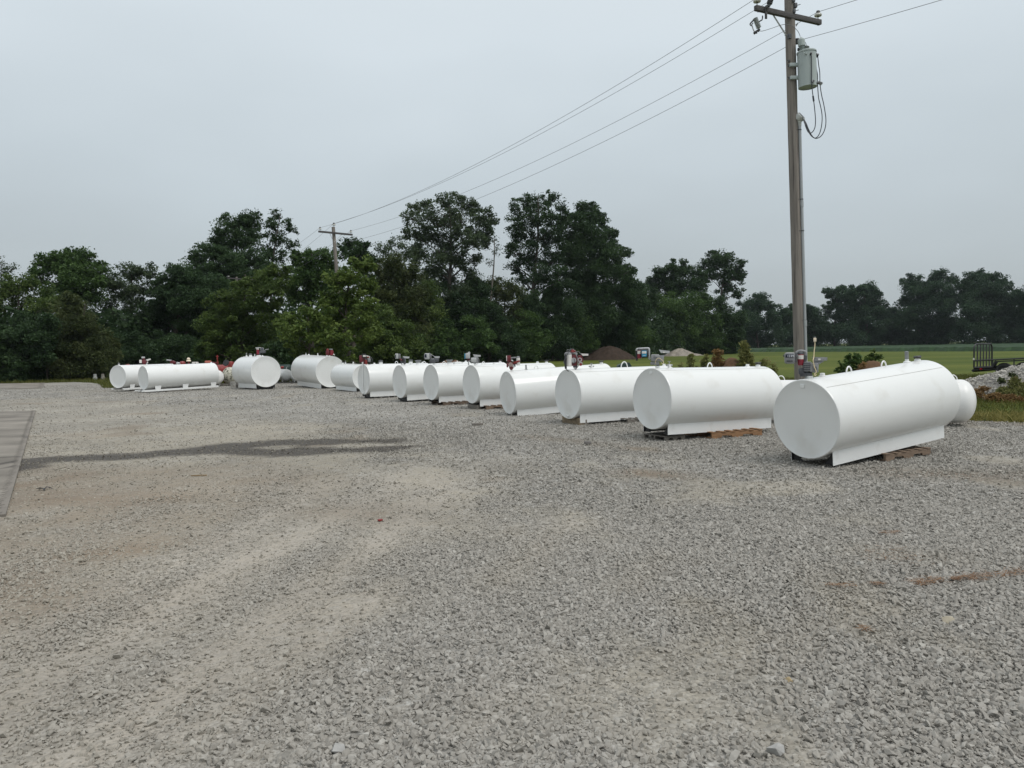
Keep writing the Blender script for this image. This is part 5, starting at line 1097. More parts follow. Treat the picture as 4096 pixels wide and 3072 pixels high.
def heap(name, c, rx, ry, h, mat, label, cat, seed, rough=.10, step=.12, peak=1.0, lumps=.0, zoff=-.05):
    X, Y, F = grid(-rx * 1.3, rx * 1.3, -ry * 1.3, ry * 1.3, step, step)
    rr = np.hypot(X / rx, Y / ry) + (fbm(X / rx * 1.4 + seed, Y / ry * 1.4, seed) - .5) * .45
    z = h * np.clip(1 - rr ** peak, -.1, 1) + (fbm(X * 1.3 / rough * .12 + seed, Y * 1.3 / rough * .12, seed + 5) - .5) * rough * sstep(1.05, .8, rr) * 1.8 + (rng.random(len(X)) - .5) * rough * .25
    V = np.stack([X, Y, z + zoff], -1); V, F2, _ = trim(V, F, z[F].max(1) > -.02, {})
    o = np_mesh(name, V, F2, mat, smooth=True); o.location = c; return tag(o, label, cat)
def soil(name, a, b, sc): return paint(name, a, .95, var=.3, scale=sc, bump=.9, bscale=sc * 3, dirt=(b, .6, sc * 2.2, .5), spec=.1)
DIRT = soil('dark_topsoil', (.044, .032, .025), (.070, .050, .038), 1.2); CLAY = soil('brown_clay', (.135, .083, .050), (.085, .055, .036), 2.5); SAND = soil('pale_aggregate', (.26, .235, .20), (.17, .15, .125), 1.6); ROCK = soil('pale_limestone_heap', (.17, .165, .155), (.09, .085, .08), 5)
q = on_ground(2438, 1438); heap('dirt_mound', q, 4.5, 4.0, 2.05, DIRT, 'dark brown dirt mound on the lawn in front of the trees', 'dirt mound', 3, .30, .2, peak=1.55)
q = on_ground(2377, 1436); heap('dirt_mound', q, 2.6, 2.2, .95, DIRT, 'low dark dirt mound at the left foot of the bigger one', 'dirt mound', 8, .15, .15)
q = on_ground(2719, 1423.5); heap('gravel_mound', q, 3.6, 3.0, 1.55, SAND, 'pale tan aggregate mound on the lawn before the trees', 'gravel mound', 5, .12, .18, peak=1.45)
q = on_ground(2778, 1421.5); heap('gravel_mound', q, 2.0, 1.6, .45, SAND, 'low pale aggregate heap at the right foot of the tan mound', 'gravel mound', 6, .08, .15)
q = at(2928, 1500, 31); q.z = 0; heap('dirt_mound', q, 1.2, 1.2, 1.42, CLAY, 'orange-brown dirt mound among the dry weeds', 'dirt mound', 12, .16, .08, peak=1.7)
q = at(3490, 1500, 28); q.z = 0; heap('dirt_mound', q, 1.3, 1.2, 1.22, CLAY, 'brown dirt mound between two green bushes behind the nearest tank', 'dirt mound', 13, .16, .08, peak=1.7)
q = at(1805, 1500, 50); q.z = 0; heap('dirt_mound', q, 1.9, 1.6, 1.35, CLAY, 'tan dirt mound behind the tank with the junction box', 'dirt mound', 14, .2, .1, peak=1.7)
gp = Vector((18.9, 26.4, 0)); GPR = (5.2, 3.4, 1.32); heap('gravel_mound', gp, *GPR, ROCK, 'weedy pale limestone heap at the right edge', 'gravel mound', 21, .16, .07)
def stones_on(obj, n, size, name, label):
    me = obj.data; co = np.empty(len(me.vertices) * 3, np.float32); me.vertices.foreach_get('co', co); co = co.reshape(-1, 3) + np.array(obj.location)
    co = co[co[:, 2] > .0]; P = co[rng.integers(0, len(co), n)] + rng.normal(0, .04, (n, 3)) * np.array([1, 1, .2])
    V, F, T_, D_ = [], [], [], []; off_ = 0
    for k in range(n):
        sv, sf = SH_LO[k % len(SH_LO)]; a = rng.uniform(0, 6.28); c, s = math.cos(a), math.sin(a); sc = size * math.exp(rng.normal(0, .4))
        V.append(np.stack([sv[:, 0] * c - sv[:, 1] * s, sv[:, 0] * s + sv[:, 1] * c, sv[:, 2]], -1) * sc + P[k]); F.append(sf + off_); off_ += len(sv)
        T_.append(np.full(len(sv), np.clip(rng.normal(.78, .16), .2, 1.2))); D_.append(np.full(len(sv), .1))
    o = np_mesh(name, np.concatenate(V), np.concatenate(F), STONE, dict(tone=np.concatenate(T_), dust=np.concatenate(D_))); return tag(o, label, 'gravel', kind='stuff')
stones_on([o for o in scene.objects if o.name.startswith('gravel_mound')][-1], 14000, .042, 'heap_gravel', 'pale broken stones covering the heap at the right edge')

# ================================================================== foliage
def leaves(P, size, tone, up=.55, aspect=.55, jitter=.35):
    """one folded leaf per point -> verts, quads, tone"""
    n = len(P); nr = rng.normal(0, 1, (n, 3)); nr[:, 2] += up * 1.6; nr /= np.linalg.norm(nr, axis=1)[:, None]
    t = rng.normal(0, 1, (n, 3)); t -= nr * (t * nr).sum(1)[:, None]; t /= np.linalg.norm(t, axis=1)[:, None]; b = np.cross(nr, t)
    s = (size * np.exp(rng.normal(0, jitter, n)))[:, None]
    V = np.stack([P + t * s * .5, P + b * s * .5 * aspect + nr * s * .10, P - t * s * .5, P - b * s * .5 * aspect + nr * s * .10], 1).reshape(-1, 3)
    F = np.arange(4 * n).reshape(n, 4); return V, F, np.repeat(tone, 4)
def crown_points(blobs, size, cover, clump=(22, .40), gap=.0):
    """blobs = [(centre, radius)] in metres: clumps spread through each blob's outer volume, leaves through each clump"""
    PP, TT = [], []
    for c, r in blobs:
        k = int(clump[0] * rnd.uniform(.8, 1.25)); d = rng.normal(0, 1, (k, 3)); d[:, 2] += .18; d /= np.linalg.norm(d, axis=1)[:, None]
        rad = r * (1.04 - .80 * rng.random(k) ** 1.35); cc = np.array(c) + d * rad[:, None] * np.array([1, .9, .92]); ct = np.clip(rng.normal(.45, .17, k), 0, 1)
        nl = max(3, int(cover * 3.1416 * r * r / (size * size * .28) / k)); cr_ = r * clump[1] * np.exp(rng.normal(0, .3, k))
        if gap: keep = rng.random(k) > gap; cc, ct, cr_ = cc[keep], ct[keep], cr_[keep]; k = len(cc)
        e = rng.normal(0, 1, (k, nl, 3)); e /= np.linalg.norm(e, axis=2)[..., None]; e *= (rng.random((k, nl)) ** .45)[..., None]
        p = cc[:, None] + e * cr_[:, None, None] * np.array([1.1, 1.1, .82]); PP.append(p.reshape(-1, 3))
        TT.append((ct[:, None] + rng.normal(0, .12, (k, nl))).ravel())
    return np.concatenate(PP), np.clip(np.concatenate(TT), 0, 1)
def plant(name, label, cat, base, blobs, leaf, size, cover, group=None, trunk=.18, bark=BARK, clump=(22, .40), gap=0.0, lean=0.0, limbs=True, up=.55, bare=0, split=None):
    base = Vector(base); t = thing(name, label, cat, base, group=group)
    P, T_ = crown_points(blobs, size, cover, clump, gap)
    V, F, tn = leaves(P - np.array(base), size, T_, up)
    np_mesh('crown', V, F, LEAF[leaf], dict(tone=tn), parent=t)
    if trunk:
        mb = MB(); zs = [c[2] for c, r in blobs]; cx0 = np.mean([c[0] for c, r in blobs]); cy0 = np.mean([c[1] for c, r in blobs]); topz = max(zs); H = topz - base.z
        def tp(f): return Vector((base.x + (cx0 - base.x) * f ** 1.4 + .02 * H * math.sin(f * 5 + base.x), base.y + (cy0 - base.y) * f, base.z + H * f))
        n = 9; mb.tube([tp(i / n) - Vector((0, 0, .1 if i == 0 else 0)) for i in range(n + 1)], [trunk * (1.25 if i == 0 else 1) * (1 - .82 * i / n) for i in range(n + 1)], 7)
        if limbs:
            for c, r in blobs:
                f = max(.12, min(.9, (c[2] - base.z - .55 * abs(c[0] - cx0) - .5 * r) / max(H, .1))); a = tp(f); b = Vector(c); m_ = a.lerp(b, .5) + Vector((rnd.uniform(-.1, .1) * r, rnd.uniform(-.1, .1) * r, .12 * r)); rr = trunk * (1 - .82 * f) * .55
                mb.tube([a, m_, b], [rr, rr * .7, rr * .35], 5)
                for k in range(3 + bare):
                    e = b + Vector((rnd.gauss(0, 1), rnd.gauss(0, 1), rnd.gauss(.25, .8))).normalized() * r * rnd.uniform(.6, 1.05); s_ = m_.lerp(b, rnd.uniform(.3, 1)); mb.tube([s_, s_.lerp(e, .5) + Vector((0, 0, .06 * r)), e], [rr * .4, rr * .28, rr * .1], 4, cap=False)
        mb.build('trunk', bark, t, angle=60)
    return t
def tree(label, px, Y, bl, leaf='mid', size=.26, cover=4.2, name='deciduous_tree', cat='tree', group='trees along the edge of the yard', basez=-.05, dy=1.6, grow=1.14, **k):
    b = on_ground(px, 1536); b = at(px, 1500, Y); b.z = basez
    out = []
    for x, y, r in bl:
        yy = Y + rnd.uniform(-dy, dy); c = at(x, y, yy); out.append((tuple(c), r * yy / FPX * grow))
    return plant(name, label, cat, b, out, leaf, size * (.74 if size > .15 else 1), cover * 1.35, group, **k)
BG = 'bushes along the edge of the yard'
# ---- left end
tree('half-bare tree with twisted branches at the far left edge', -10, 76, [(20, 1090, 34), (55, 1075, 22), (-20, 1060, 40), (10, 1140, 36)], 'grey', .22, .9, trunk=.16, bare=7, gap=.3)
tree('broad round-topped tree standing highest at the left', 270, 73, [(195, 1055, 46), (255, 1045, 46), (330, 1045, 44), (385, 1095, 44), (300, 1125, 80), (155, 1105, 38), (225, 1160, 70), (370, 1170, 55), (400, 1135, 26), (270, 1080, 60)], 'mid', .27, 3.6, trunk=.3)
tree('loose feathery tree below the round-topped one at the far left', 90, 67, [(20, 1150, 46), (90, 1140, 46), (150, 1175, 52), (60, 1225, 66), (185, 1230, 52), (-30, 1230, 70)], 'olive', .26, 2.2, trunk=.18, gap=.12)
tree('brownish conical tree left of the gas cylinders', 330, 63.5, [(285, 1212, 36), (300, 1265, 60), (335, 1330, 76), (325, 1410, 92), (400, 1395, 52), (405, 1460, 62), (270, 1470, 66), (435, 1480, 36), (340, 1490, 50)], 'brown', .20, 5, trunk=.2, name='conical_tree')
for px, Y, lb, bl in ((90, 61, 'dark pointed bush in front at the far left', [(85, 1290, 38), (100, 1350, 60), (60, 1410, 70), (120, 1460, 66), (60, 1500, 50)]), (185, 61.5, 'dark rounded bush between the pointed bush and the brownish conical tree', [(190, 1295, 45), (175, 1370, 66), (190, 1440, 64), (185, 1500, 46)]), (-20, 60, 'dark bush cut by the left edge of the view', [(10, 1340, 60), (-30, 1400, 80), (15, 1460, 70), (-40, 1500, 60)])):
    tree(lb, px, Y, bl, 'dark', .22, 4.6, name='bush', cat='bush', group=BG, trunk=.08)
tree('thin-topped grey tree right of the conical tree', 520, 80, [(445, 1125, 36), (520, 1100, 40), (575, 1090, 46), (612, 1108, 36), (480, 1180, 66), (560, 1195, 60), (430, 1235, 56), (520, 1285, 76), (600, 1300, 50)], 'grey', .26, 2.3, trunk=.22, gap=.1, bare=3)
tree('dense dark tree rising toward the tall left crown', 700, 77, [(690, 1110, 46), (655, 1180, 66), (740, 1130, 56), (760, 1220, 90), (690, 1270, 80), (830, 1190, 86), (820, 1290, 80), (620, 1240, 46)], 'dark', .26, 4.2, trunk=.26)
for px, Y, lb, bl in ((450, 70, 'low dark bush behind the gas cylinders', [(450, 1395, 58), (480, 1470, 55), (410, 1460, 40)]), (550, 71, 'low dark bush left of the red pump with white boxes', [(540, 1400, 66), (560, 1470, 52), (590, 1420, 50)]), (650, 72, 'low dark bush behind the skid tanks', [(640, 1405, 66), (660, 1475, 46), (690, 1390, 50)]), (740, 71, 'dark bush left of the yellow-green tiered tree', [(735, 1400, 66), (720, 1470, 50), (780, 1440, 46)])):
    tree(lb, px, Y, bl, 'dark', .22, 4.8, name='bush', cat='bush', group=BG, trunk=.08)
# ---- left-middle
tree('tall loose crown, left of the pair topping the left woods', 955, 96, [(985, 872, 38), (940, 900, 46), (890, 940, 46), (1010, 900, 44), (868, 985, 34), (950, 970, 58), (1020, 968, 46), (815, 1000, 24), (900, 1000, 40)], 'dark', .30, 3.0, trunk=.30, gap=.08)
tree('narrow airy tree with visible stem, right of the tall loose crown', 1085, 95, [(1103, 862, 22), (1090, 900, 32), (1150, 905, 26), (1168, 925, 20), (1112, 962, 38), (1080, 1005, 36), (1168, 985, 26), (1085, 1035, 38), (1130, 1020, 22)], 'dark', .28, 2.2, trunk=.24, gap=.15, bare=3)
tree('wide dark crown under the tall pair', 900, 87, [(785, 1042, 36), (850, 1040, 56), (930, 1040, 56), (1000, 1050, 56), (1060, 1065, 36), (780, 1120, 60), (870, 1120, 70), (960, 1130, 60), (1050, 1110, 50)], 'dark', .28, 4.0, trunk=.3)
tree('yellow-green tree with tiered drooping branches left of the far pole', 980, 63, [(1052, 1100, 30), (1112, 1092, 34), (1000, 1165, 52), (930, 1182, 44), (1085, 1160, 66), (880, 1235, 56), (960, 1240, 76), (1060, 1260, 76), (850, 1325, 58), (930, 1340, 76), (1030, 1360, 76), (832, 1400, 46), (900, 1432, 66), (990, 1440, 66), (1080, 1430, 56)], 'olive', .22, 4.4, trunk=.22, clump=(26, .33), up=.9)
tree('middle green tree just left of the far pole', 1245, 67, [(1200, 1032, 32), (1240, 1022, 28), (1290, 1042, 46), (1185, 1085, 46), (1258, 1095, 58), (1322, 1112, 46), (1180, 1155, 56), (1252, 1172, 70), (1315, 1195, 60)], 'mid', .26, 4.2, trunk=.22)
tree('dark knobbly treetop right of the far pole', 1425, 73, [(1400, 985, 30), (1452, 985, 26), (1370, 1012, 26), (1430, 1035, 42), (1480, 1042, 22), (1440, 1090, 50)], 'dark', .30, 4, trunk=.22)
tree('bright broad-leaved tree hiding the foot of the far pole', 1390, 50.5, [(1400, 1122, 46), (1462, 1068, 34), (1428, 1058, 28), (1352, 1130, 42), (1450, 1150, 48), (1320, 1205, 48), (1400, 1222, 68), (1470, 1232, 38), (1288, 1292, 48), (1360, 1302, 68), (1440, 1312, 58), (1482, 1325, 38)], 'bright', .27, 4.0, trunk=.2, clump=(26, .31), up=.9)
tree('bright bush behind the big tank with the twin pump', 1230, 47.5, [(1150, 1285, 36), (1220, 1272, 42), (1290, 1265, 46), (1175, 1345, 56), (1260, 1345, 56), (1340, 1362, 56), (1200, 1405, 36), (1280, 1425, 40), (1372, 1425, 44), (1122, 1315, 28)], 'bright', .24, 3.6, name='bush', cat='bush', group=BG, trunk=.1, clump=(26, .31), up=.9)
for px, Y, lb, bl in ((1490, 61, 'olive bush behind the black-topped red pump', [(1520, 1245, 38), (1482, 1295, 38), (1500, 1370, 58), (1460, 1432, 48), (1540, 1455, 48)]), (1575, 60, 'olive bush behind the thin grey disc pump', [(1550, 1300, 48), (1600, 1335, 56), (1570, 1400, 58), (1600, 1455, 46)]), (1650, 62, 'low dark-olive bush left of the grey meter with the rod', [(1645, 1400, 58), (1650, 1455, 46), (1680, 1420, 40)]), (1130, 58, 'dark bush in the gap between the two bright clumps', [(1130, 1390, 50), (1110, 1460, 44), (1150, 1470, 40)])):
    tree(lb, px, Y, bl, 'olive' if 'olive' in lb else 'dark', .22, 4.4, name='bush', cat='bush', group=BG, trunk=.08)
tree('brownish-olive tree behind the far pole on its right', 1580, 76, [(1530, 1092, 46), (1582, 1062, 42), (1622, 1112, 56), (1540, 1172, 56), (1602, 1192, 70), (1662, 1192, 56), (1500, 1152, 40), (1652, 1272, 60), (1560, 1262, 60), (1620, 1330, 60)], 'brown', .25, 4.0, trunk=.22)
tree('thin grey see-through tree left of the tall cottonwood', 1565, 92, [(1540, 1002, 38), (1592, 996, 42), (1622, 1022, 32), (1500, 1040, 26), (1572, 1052, 36), (1560, 1100, 50)], 'grey', .26, 1.5, trunk=.18, gap=.2, bare=4)
# ---- tall middle trees
tree('tall cottonwood with clumped leaves, leftmost of the three tallest', 1800, 106, [(1660, 832, 26), (1640, 872, 30), (1700, 822, 26), (1770, 812, 36), (1830, 812, 36), (1890, 830, 36), (1942, 862, 34), (1968, 892, 24), (1720, 880, 46), (1790, 880, 56), (1860, 890, 56), (1920, 922, 44), (1652, 942, 40), (1720, 962, 56), (1800, 972, 56), (1880, 972, 48), (1942, 960, 28), (1680, 1032, 44), (1760, 1052, 54), (1830, 1052, 48), (1902, 1040, 28), (1700, 1112, 44), (1780, 1132, 56), (1880, 1105, 34), (1655, 1000, 28), (1830, 1180, 50), (1720, 1175, 50)], 'grey', .34, 2.5, trunk=.42, gap=.10, bare=2, dy=2.5)
tree('twisted snag with few leaves between the tallest trees', 1965, 108, [(1945, 985, 18), (1975, 960, 16), (1985, 1010, 16), (1955, 1050, 16), (1990, 985, 12)], 'grey', .28, .8, trunk=.26, bare=6, gap=.3, bark=PBARK)
tree('tall open tree with forking stems, middle of the three tallest', 2140, 119, [(2060, 832, 30), (2110, 812, 36), (2160, 820, 36), (2206, 797, 30), (2240, 832, 26), (2060, 892, 36), (2120, 882, 46), (2192, 882, 46), (2250, 882, 36), (2070, 962, 34), (2130, 962, 46), (2200, 962, 56), (2100, 1042, 36), (2152, 1052, 46), (2082, 1112, 30), (2150, 1132, 46), (2050, 1000, 32), (2175, 1100, 46), (2058, 1062, 32), (2235, 1035, 46), (2242, 1120, 50)], 'dark', .34, 2.6, trunk=.42, gap=.10, bare=2, dy=2.5)
tree('massive dense dark tree, rightmost of the three tallest', 2370, 123, [(2330, 842, 32), (2370, 832, 26), (2300, 882, 40), (2360, 882, 42), (2402, 882, 26), (2290, 952, 60), (2370, 952, 60), (2432, 952, 36), (2452, 932, 20), (2300, 1032, 70), (2390, 1032, 70), (2462, 1022, 36), (2502, 1012, 22), (2330, 1112, 70), (2422, 1102, 70), (2490, 1092, 40), (2522, 1082, 22)], 'dark', .36, 3.8, trunk=.5, dy=2.5)
us = [(1690, 100, 'olive', 'olive understorey tree below the left edge of the cottonwood', [(1690, 1180, 50), (1660, 1240, 56), (1720, 1250, 60), (1690, 1330, 64), (1690, 1400, 50)]), (1800, 104, 'dark', 'dark understorey tree below the cottonwood', [(1790, 1200, 56), (1830, 1240, 56), (1770, 1290, 60), (1820, 1330, 60)]),
      (1905, 108, 'dark', 'dark tree below the twisted snag', [(1880, 1150, 46), (1930, 1170, 46), (1900, 1240, 60), (1950, 1260, 56), (1900, 1330, 56)]), (2010, 113, 'brown', 'brownish tree between the snag and the open tall tree', [(1990, 1160, 44), (2040, 1180, 44), (2010, 1250, 60), (2060, 1280, 56), (2000, 1340, 56)]),
      (2120, 116, 'dark', 'dark understorey tree below the open tall tree', [(2110, 1220, 56), (2170, 1230, 56), (2130, 1300, 60)]), (2230, 118, 'dark', 'dark understorey tree left of the dirt mound', [(2230, 1180, 60), (2260, 1240, 64), (2220, 1300, 60), (2290, 1310, 56)]),
      (2360, 120, 'dark', 'dark understorey tree behind the dirt mound', [(2340, 1190, 60), (2400, 1200, 60), (2360, 1270, 66), (2420, 1290, 60)]), (2480, 124, 'dark', 'dark understorey tree between the dirt mound and the tan mound', [(2470, 1170, 60), (2520, 1160, 46), (2500, 1240, 66), (2550, 1250, 50), (2500, 1310, 60)])]
for px, Y, lf, lb, bl in us: tree(lb, px, Y, bl, lf, .34, 4.2, trunk=.2, group='understorey trees')
lowb = [(1790, 98, 'mid', 'green bush behind the tank with the junction box', [(1780, 1330, 50), (1760, 1400, 54), (1830, 1390, 50), (1800, 1440, 36)]), (1900, 101, 'mid', 'green bush left of the blue-edged meter', [(1890, 1300, 50), (1860, 1370, 50), (1920, 1380, 56), (1890, 1430, 44)]), (2010, 106, 'dark', 'dark bush above the all-red pump', [(2000, 1330, 50), (1970, 1400, 50), (2040, 1390, 54), (2010, 1435, 40)]),
        (2110, 110, 'mid', 'green bush right of the all-red pump', [(2110, 1300, 50), (2090, 1370, 56), (2150, 1370, 50), (2120, 1425, 44)]), (2210, 114, 'dark', 'dark bush behind the pump with the white filter', [(2200, 1330, 54), (2240, 1380, 54), (2190, 1410, 44)]), (2310, 118, 'mid', 'green bush at the left foot of the dirt mound', [(2310, 1330, 54), (2290, 1390, 50), (2350, 1390, 46)]),
        (2420, 126, 'dark', 'dark bush straight behind the dirt mound', [(2400, 1350, 54), (2460, 1360, 50), (2430, 1410, 40)]), (2530, 130, 'mid', 'green bush left of the pale tan mound', [(2520, 1330, 54), (2570, 1360, 50), (2540, 1405, 44)])]
for px, Y, lf, lb, bl in lowb: tree(lb, px, Y, bl, lf, .32, 4.4, name='bush', cat='bush', group='bushes at the lawn edge', trunk=.1)
# ---- right-middle group
tree('tall tree with drooping right side standing apart from the tallest three', 2885, 170, [(2860, 1032, 32), (2900, 1042, 36), (2830, 1062, 32), (2950, 1062, 26), (2880, 1092, 40), (2932, 1112, 36), (2962, 1100, 22), (2900, 1152, 34), (2945, 1172, 26), (2830, 1110, 30)], 'dark', .46, 3.2, trunk=.4, gap=.05, bare=2, group='trees right of the tallest three')
tree('low even-topped tree left of the drooping one', 2700, 166, [(2640, 1092, 28), (2690, 1072, 32), (2740, 1072, 32), (2720, 1112, 42), (2650, 1132, 42), (2790, 1102, 32), (2780, 1152, 48), (2690, 1172, 58), (2610, 1150, 36)], 'dark', .46, 3.8, trunk=.3, group='trees right of the tallest three')
for px, Y, lf, lb, bl in ((2580, 150, 'dark', 'dark tree left of the pale tan mound', [(2560, 1185, 56), (2600, 1220, 50), (2560, 1280, 58), (2600, 1330, 54), (2570, 1380, 44)]), (2670, 154, 'mid', 'green tree behind the pale tan mound', [(2650, 1222, 56), (2640, 1310, 58), (2700, 1270, 50), (2690, 1360, 52)]), (2750, 158, 'mid', 'green rounded tree right of the pale tan mound', [(2730, 1232, 64), (2740, 1320, 66), (2780, 1370, 48)]),
                       (2840, 161, 'mid', 'green tree left of the tall dry weeds', [(2810, 1232, 54), (2830, 1320, 64), (2810, 1380, 44), (2870, 1380, 40)]), (2920, 164, 'dark', 'dark tree below the drooping one', [(2880, 1235, 46), (2910, 1310, 56), (2945, 1275, 36), (2950, 1350, 40), (2915, 1385, 36)])):
    tree(lb, px, Y, bl, lf, .44, 4.2, trunk=.24, group='trees right of the tallest three')
# ---- far tree line beyond the crop
FG = 'trees beyond the crop field'
ft = [(3030, 262, 'pale round tree left of the utility pole beyond the crop', [(3022, 1202, 28), (2990, 1242, 36), (3052, 1232, 36), (3082, 1272, 30), (3010, 1302, 46), (3070, 1332, 46), (3000, 1360, 34), (2960, 1310, 34)]), (3150, 272, 'low tree right behind the utility pole', [(3140, 1252, 28), (3172, 1242, 22), (3120, 1292, 32), (3180, 1302, 38), (3150, 1352, 38)]),
      (3255, 272, 'low tree just right of the utility pole', [(3240, 1242, 22), (3262, 1272, 36), (3230, 1322, 46), (3292, 1322, 38), (3270, 1362, 34)]), (3340, 277, 'thin see-through tree leaning on the middle far crown', [(3322, 1177, 22), (3362, 1167, 22), (3342, 1212, 26), (3382, 1202, 20), (3310, 1232, 18), (3350, 1260, 34), (3340, 1320, 40)]),
      (3465, 271, 'flat-topped far tree midway between pole and trailer', [(3440, 1162, 26), (3412, 1182, 22), (3480, 1167, 26), (3512, 1182, 18), (3440, 1212, 46), (3500, 1232, 32), (3430, 1272, 52), (3500, 1292, 46), (3402, 1342, 46), (3480, 1352, 46)]), (3575, 276, 'low far tree in the notch between two crowns', [(3560, 1252, 26), (3590, 1292, 36), (3560, 1342, 42), (3622, 1252, 26), (3600, 1350, 36)]),
      (3710, 266, 'tall far tree with two-humped top', [(3640, 1132, 26), (3700, 1142, 32), (3660, 1172, 36), (3760, 1112, 28), (3800, 1122, 22), (3740, 1172, 42), (3630, 1212, 28), (3700, 1232, 52), (3780, 1222, 46), (3640, 1292, 46), (3720, 1312, 52), (3790, 1302, 42), (3660, 1362, 34), (3750, 1367, 34)]),
      (3950, 256, 'broad domed far tree above the trailer', [(3880, 1122, 26), (3930, 1112, 26), (3972, 1122, 26), (3850, 1152, 36), (4010, 1132, 22), (3920, 1172, 56), (4000, 1182, 42), (4042, 1192, 26), (3860, 1232, 52), (3950, 1252, 56), (4030, 1252, 42), (3880, 1322, 52), (3970, 1332, 52), (4050, 1322, 42)]), (4120, 250, 'far tree cut by the right edge of the view', [(4082, 1192, 28), (4115, 1202, 38), (4092, 1262, 46), (4092, 1332, 46), (4150, 1250, 60), (4150, 1330, 60)])]
for px, Y, lb, bl in ft: tree(lb, px, Y, bl, 'far', .62, 4.6, trunk=.4, group=FG, dy=4, grow=1.3)
# undergrowth that closes the wood at ground level
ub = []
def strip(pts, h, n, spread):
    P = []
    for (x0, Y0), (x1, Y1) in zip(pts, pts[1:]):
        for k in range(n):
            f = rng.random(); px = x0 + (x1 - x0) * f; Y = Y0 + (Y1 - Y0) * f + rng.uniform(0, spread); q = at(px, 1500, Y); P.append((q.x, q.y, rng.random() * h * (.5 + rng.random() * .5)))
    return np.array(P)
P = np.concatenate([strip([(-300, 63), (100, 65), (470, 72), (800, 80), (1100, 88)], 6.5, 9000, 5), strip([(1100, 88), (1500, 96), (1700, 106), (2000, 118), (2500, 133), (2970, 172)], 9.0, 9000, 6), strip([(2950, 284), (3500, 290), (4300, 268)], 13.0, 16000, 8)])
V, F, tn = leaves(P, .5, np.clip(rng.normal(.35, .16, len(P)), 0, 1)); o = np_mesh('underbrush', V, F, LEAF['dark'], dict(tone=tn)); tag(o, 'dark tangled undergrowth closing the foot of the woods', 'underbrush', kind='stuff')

# ---- weeds and shrubs
def weed(label, px, py_top, Y, w, leaf, name='weed', cat='weed', group='tall weeds on the lawn side of the tanks', n=4, size=.125, dens=170, droop=.5, mat=STEM, sp=.10):
    b = at(px, 1500, Y); b.z = -.03; topz = at(px, py_top, Y).z * 1.12; t = thing(name, label, cat, b, group=group); W = w * Y / FPX / 2; mb = MB(); PP, TT = [], []
    for k in range(n):
        x = rnd.uniform(-W, W) if n > 1 else 0; h = topz * (1 - .35 * abs(x) / max(W, .01)) * (1 if k == 0 else rnd.uniform(.78, 1.0)) ; x = 0 if k == 0 else x
        pts = [b + Vector((x * .6 * f + x * .4, rnd.uniform(-.02, .02), h * f)) for f in (0, .3, .6, .85)] + [b + Vector((x + droop * .12, 0, h)), b + Vector((x + droop * .26, 0, h * .93))]
        mb.tube(smooth_path(pts, 3), .007, 5)
        nl = int(dens * 1.7); f = rng.random(nl) ** .6; spread = sp * (1 - .45 * f ** 3) + .10 * (1 - f)
        PP.append(np.stack([b.x + x * .6 * f + x * .4 + rng.normal(0, 1, nl) * spread * .75 + droop * .2 * np.clip(f - .85, 0, 1), b.y + rng.normal(0, 1, nl) * spread * .75, b.z + h * f - .03], -1)); TT.append(np.clip(rng.normal(.5, .2, nl), 0, 1))
    mb.build('stem', mat, t); V, F, tn = leaves(np.concatenate(PP) - np.array(b), size, np.concatenate(TT), .1, .42); np_mesh('foliage', V, F, LEAF[leaf], dict(tone=tn), parent=t); return t
weed('small hooked weed left of the dry weed clump', 2722, 1434, 30, 14, 'weed', n=2, dens=70)
weed('tall drooping weed pair left of the orange-brown mound', 2765, 1408, 30.5, 40, 'weed', n=4, dens=110); weed('green weed leaning on the left of the withered plant', 2822, 1412, 31, 36, 'weed', n=4, dens=110); weed('low green weed at the foot of the withered plant', 2790, 1446, 30, 50, 'weed', n=5, dens=100, droop=.2)
weed('withered red-brown bushy plant on the orange-brown mound', 2868, 1392, 31, 60, 'dry', name='withered_plant', cat='plant', n=9, dens=190, size=.11, sp=.15); weed('tall pointed weed on the right of the orange-brown mound', 2981, 1371, 30.5, 54, 'weed', n=9, dens=210, droop=.1, sp=.14)
weed('short dry weed between the mound and the pointed weed', 2945, 1424, 31, 26, 'dry', n=3, dens=90); weed('arching green weed right of the pointed weed', 3050, 1434, 30, 26, 'weed', n=3, dens=100, droop=1.2); weed('thin straggling weed left of the utility pole', 3096, 1441, 29, 20, 'weed', n=2, dens=60)
def shrub(label, px, Y, bl, leaf, **k): return tree(label, px, Y, bl, leaf, .10, 3.0, name='bush', cat='bush', group='bushes behind the nearest tank', trunk=.03, dy=.3, clump=(16, .3), **k)
shrub('dark green leafy bush left of the brown mound behind the nearest tank', 3400, 28.5, [(3395, 1440, 22), (3425, 1430, 18), (3375, 1462, 20), (3415, 1465, 28), (3440, 1450, 20), (3370, 1490, 24)], 'mid'); shrub('lighter green bush on the right of the brown mound behind the nearest tank', 3495, 29, [(3495, 1420, 16), (3515, 1432, 16), (3475, 1436, 14), (3485, 1450, 20)], 'olive')
weed('brown dried weed over the brown mound behind the nearest tank', 3455, 1452, 27.6, 70, 'dry', n=8, dens=90, droop=.2)
GW = 'weeds on the limestone heap'
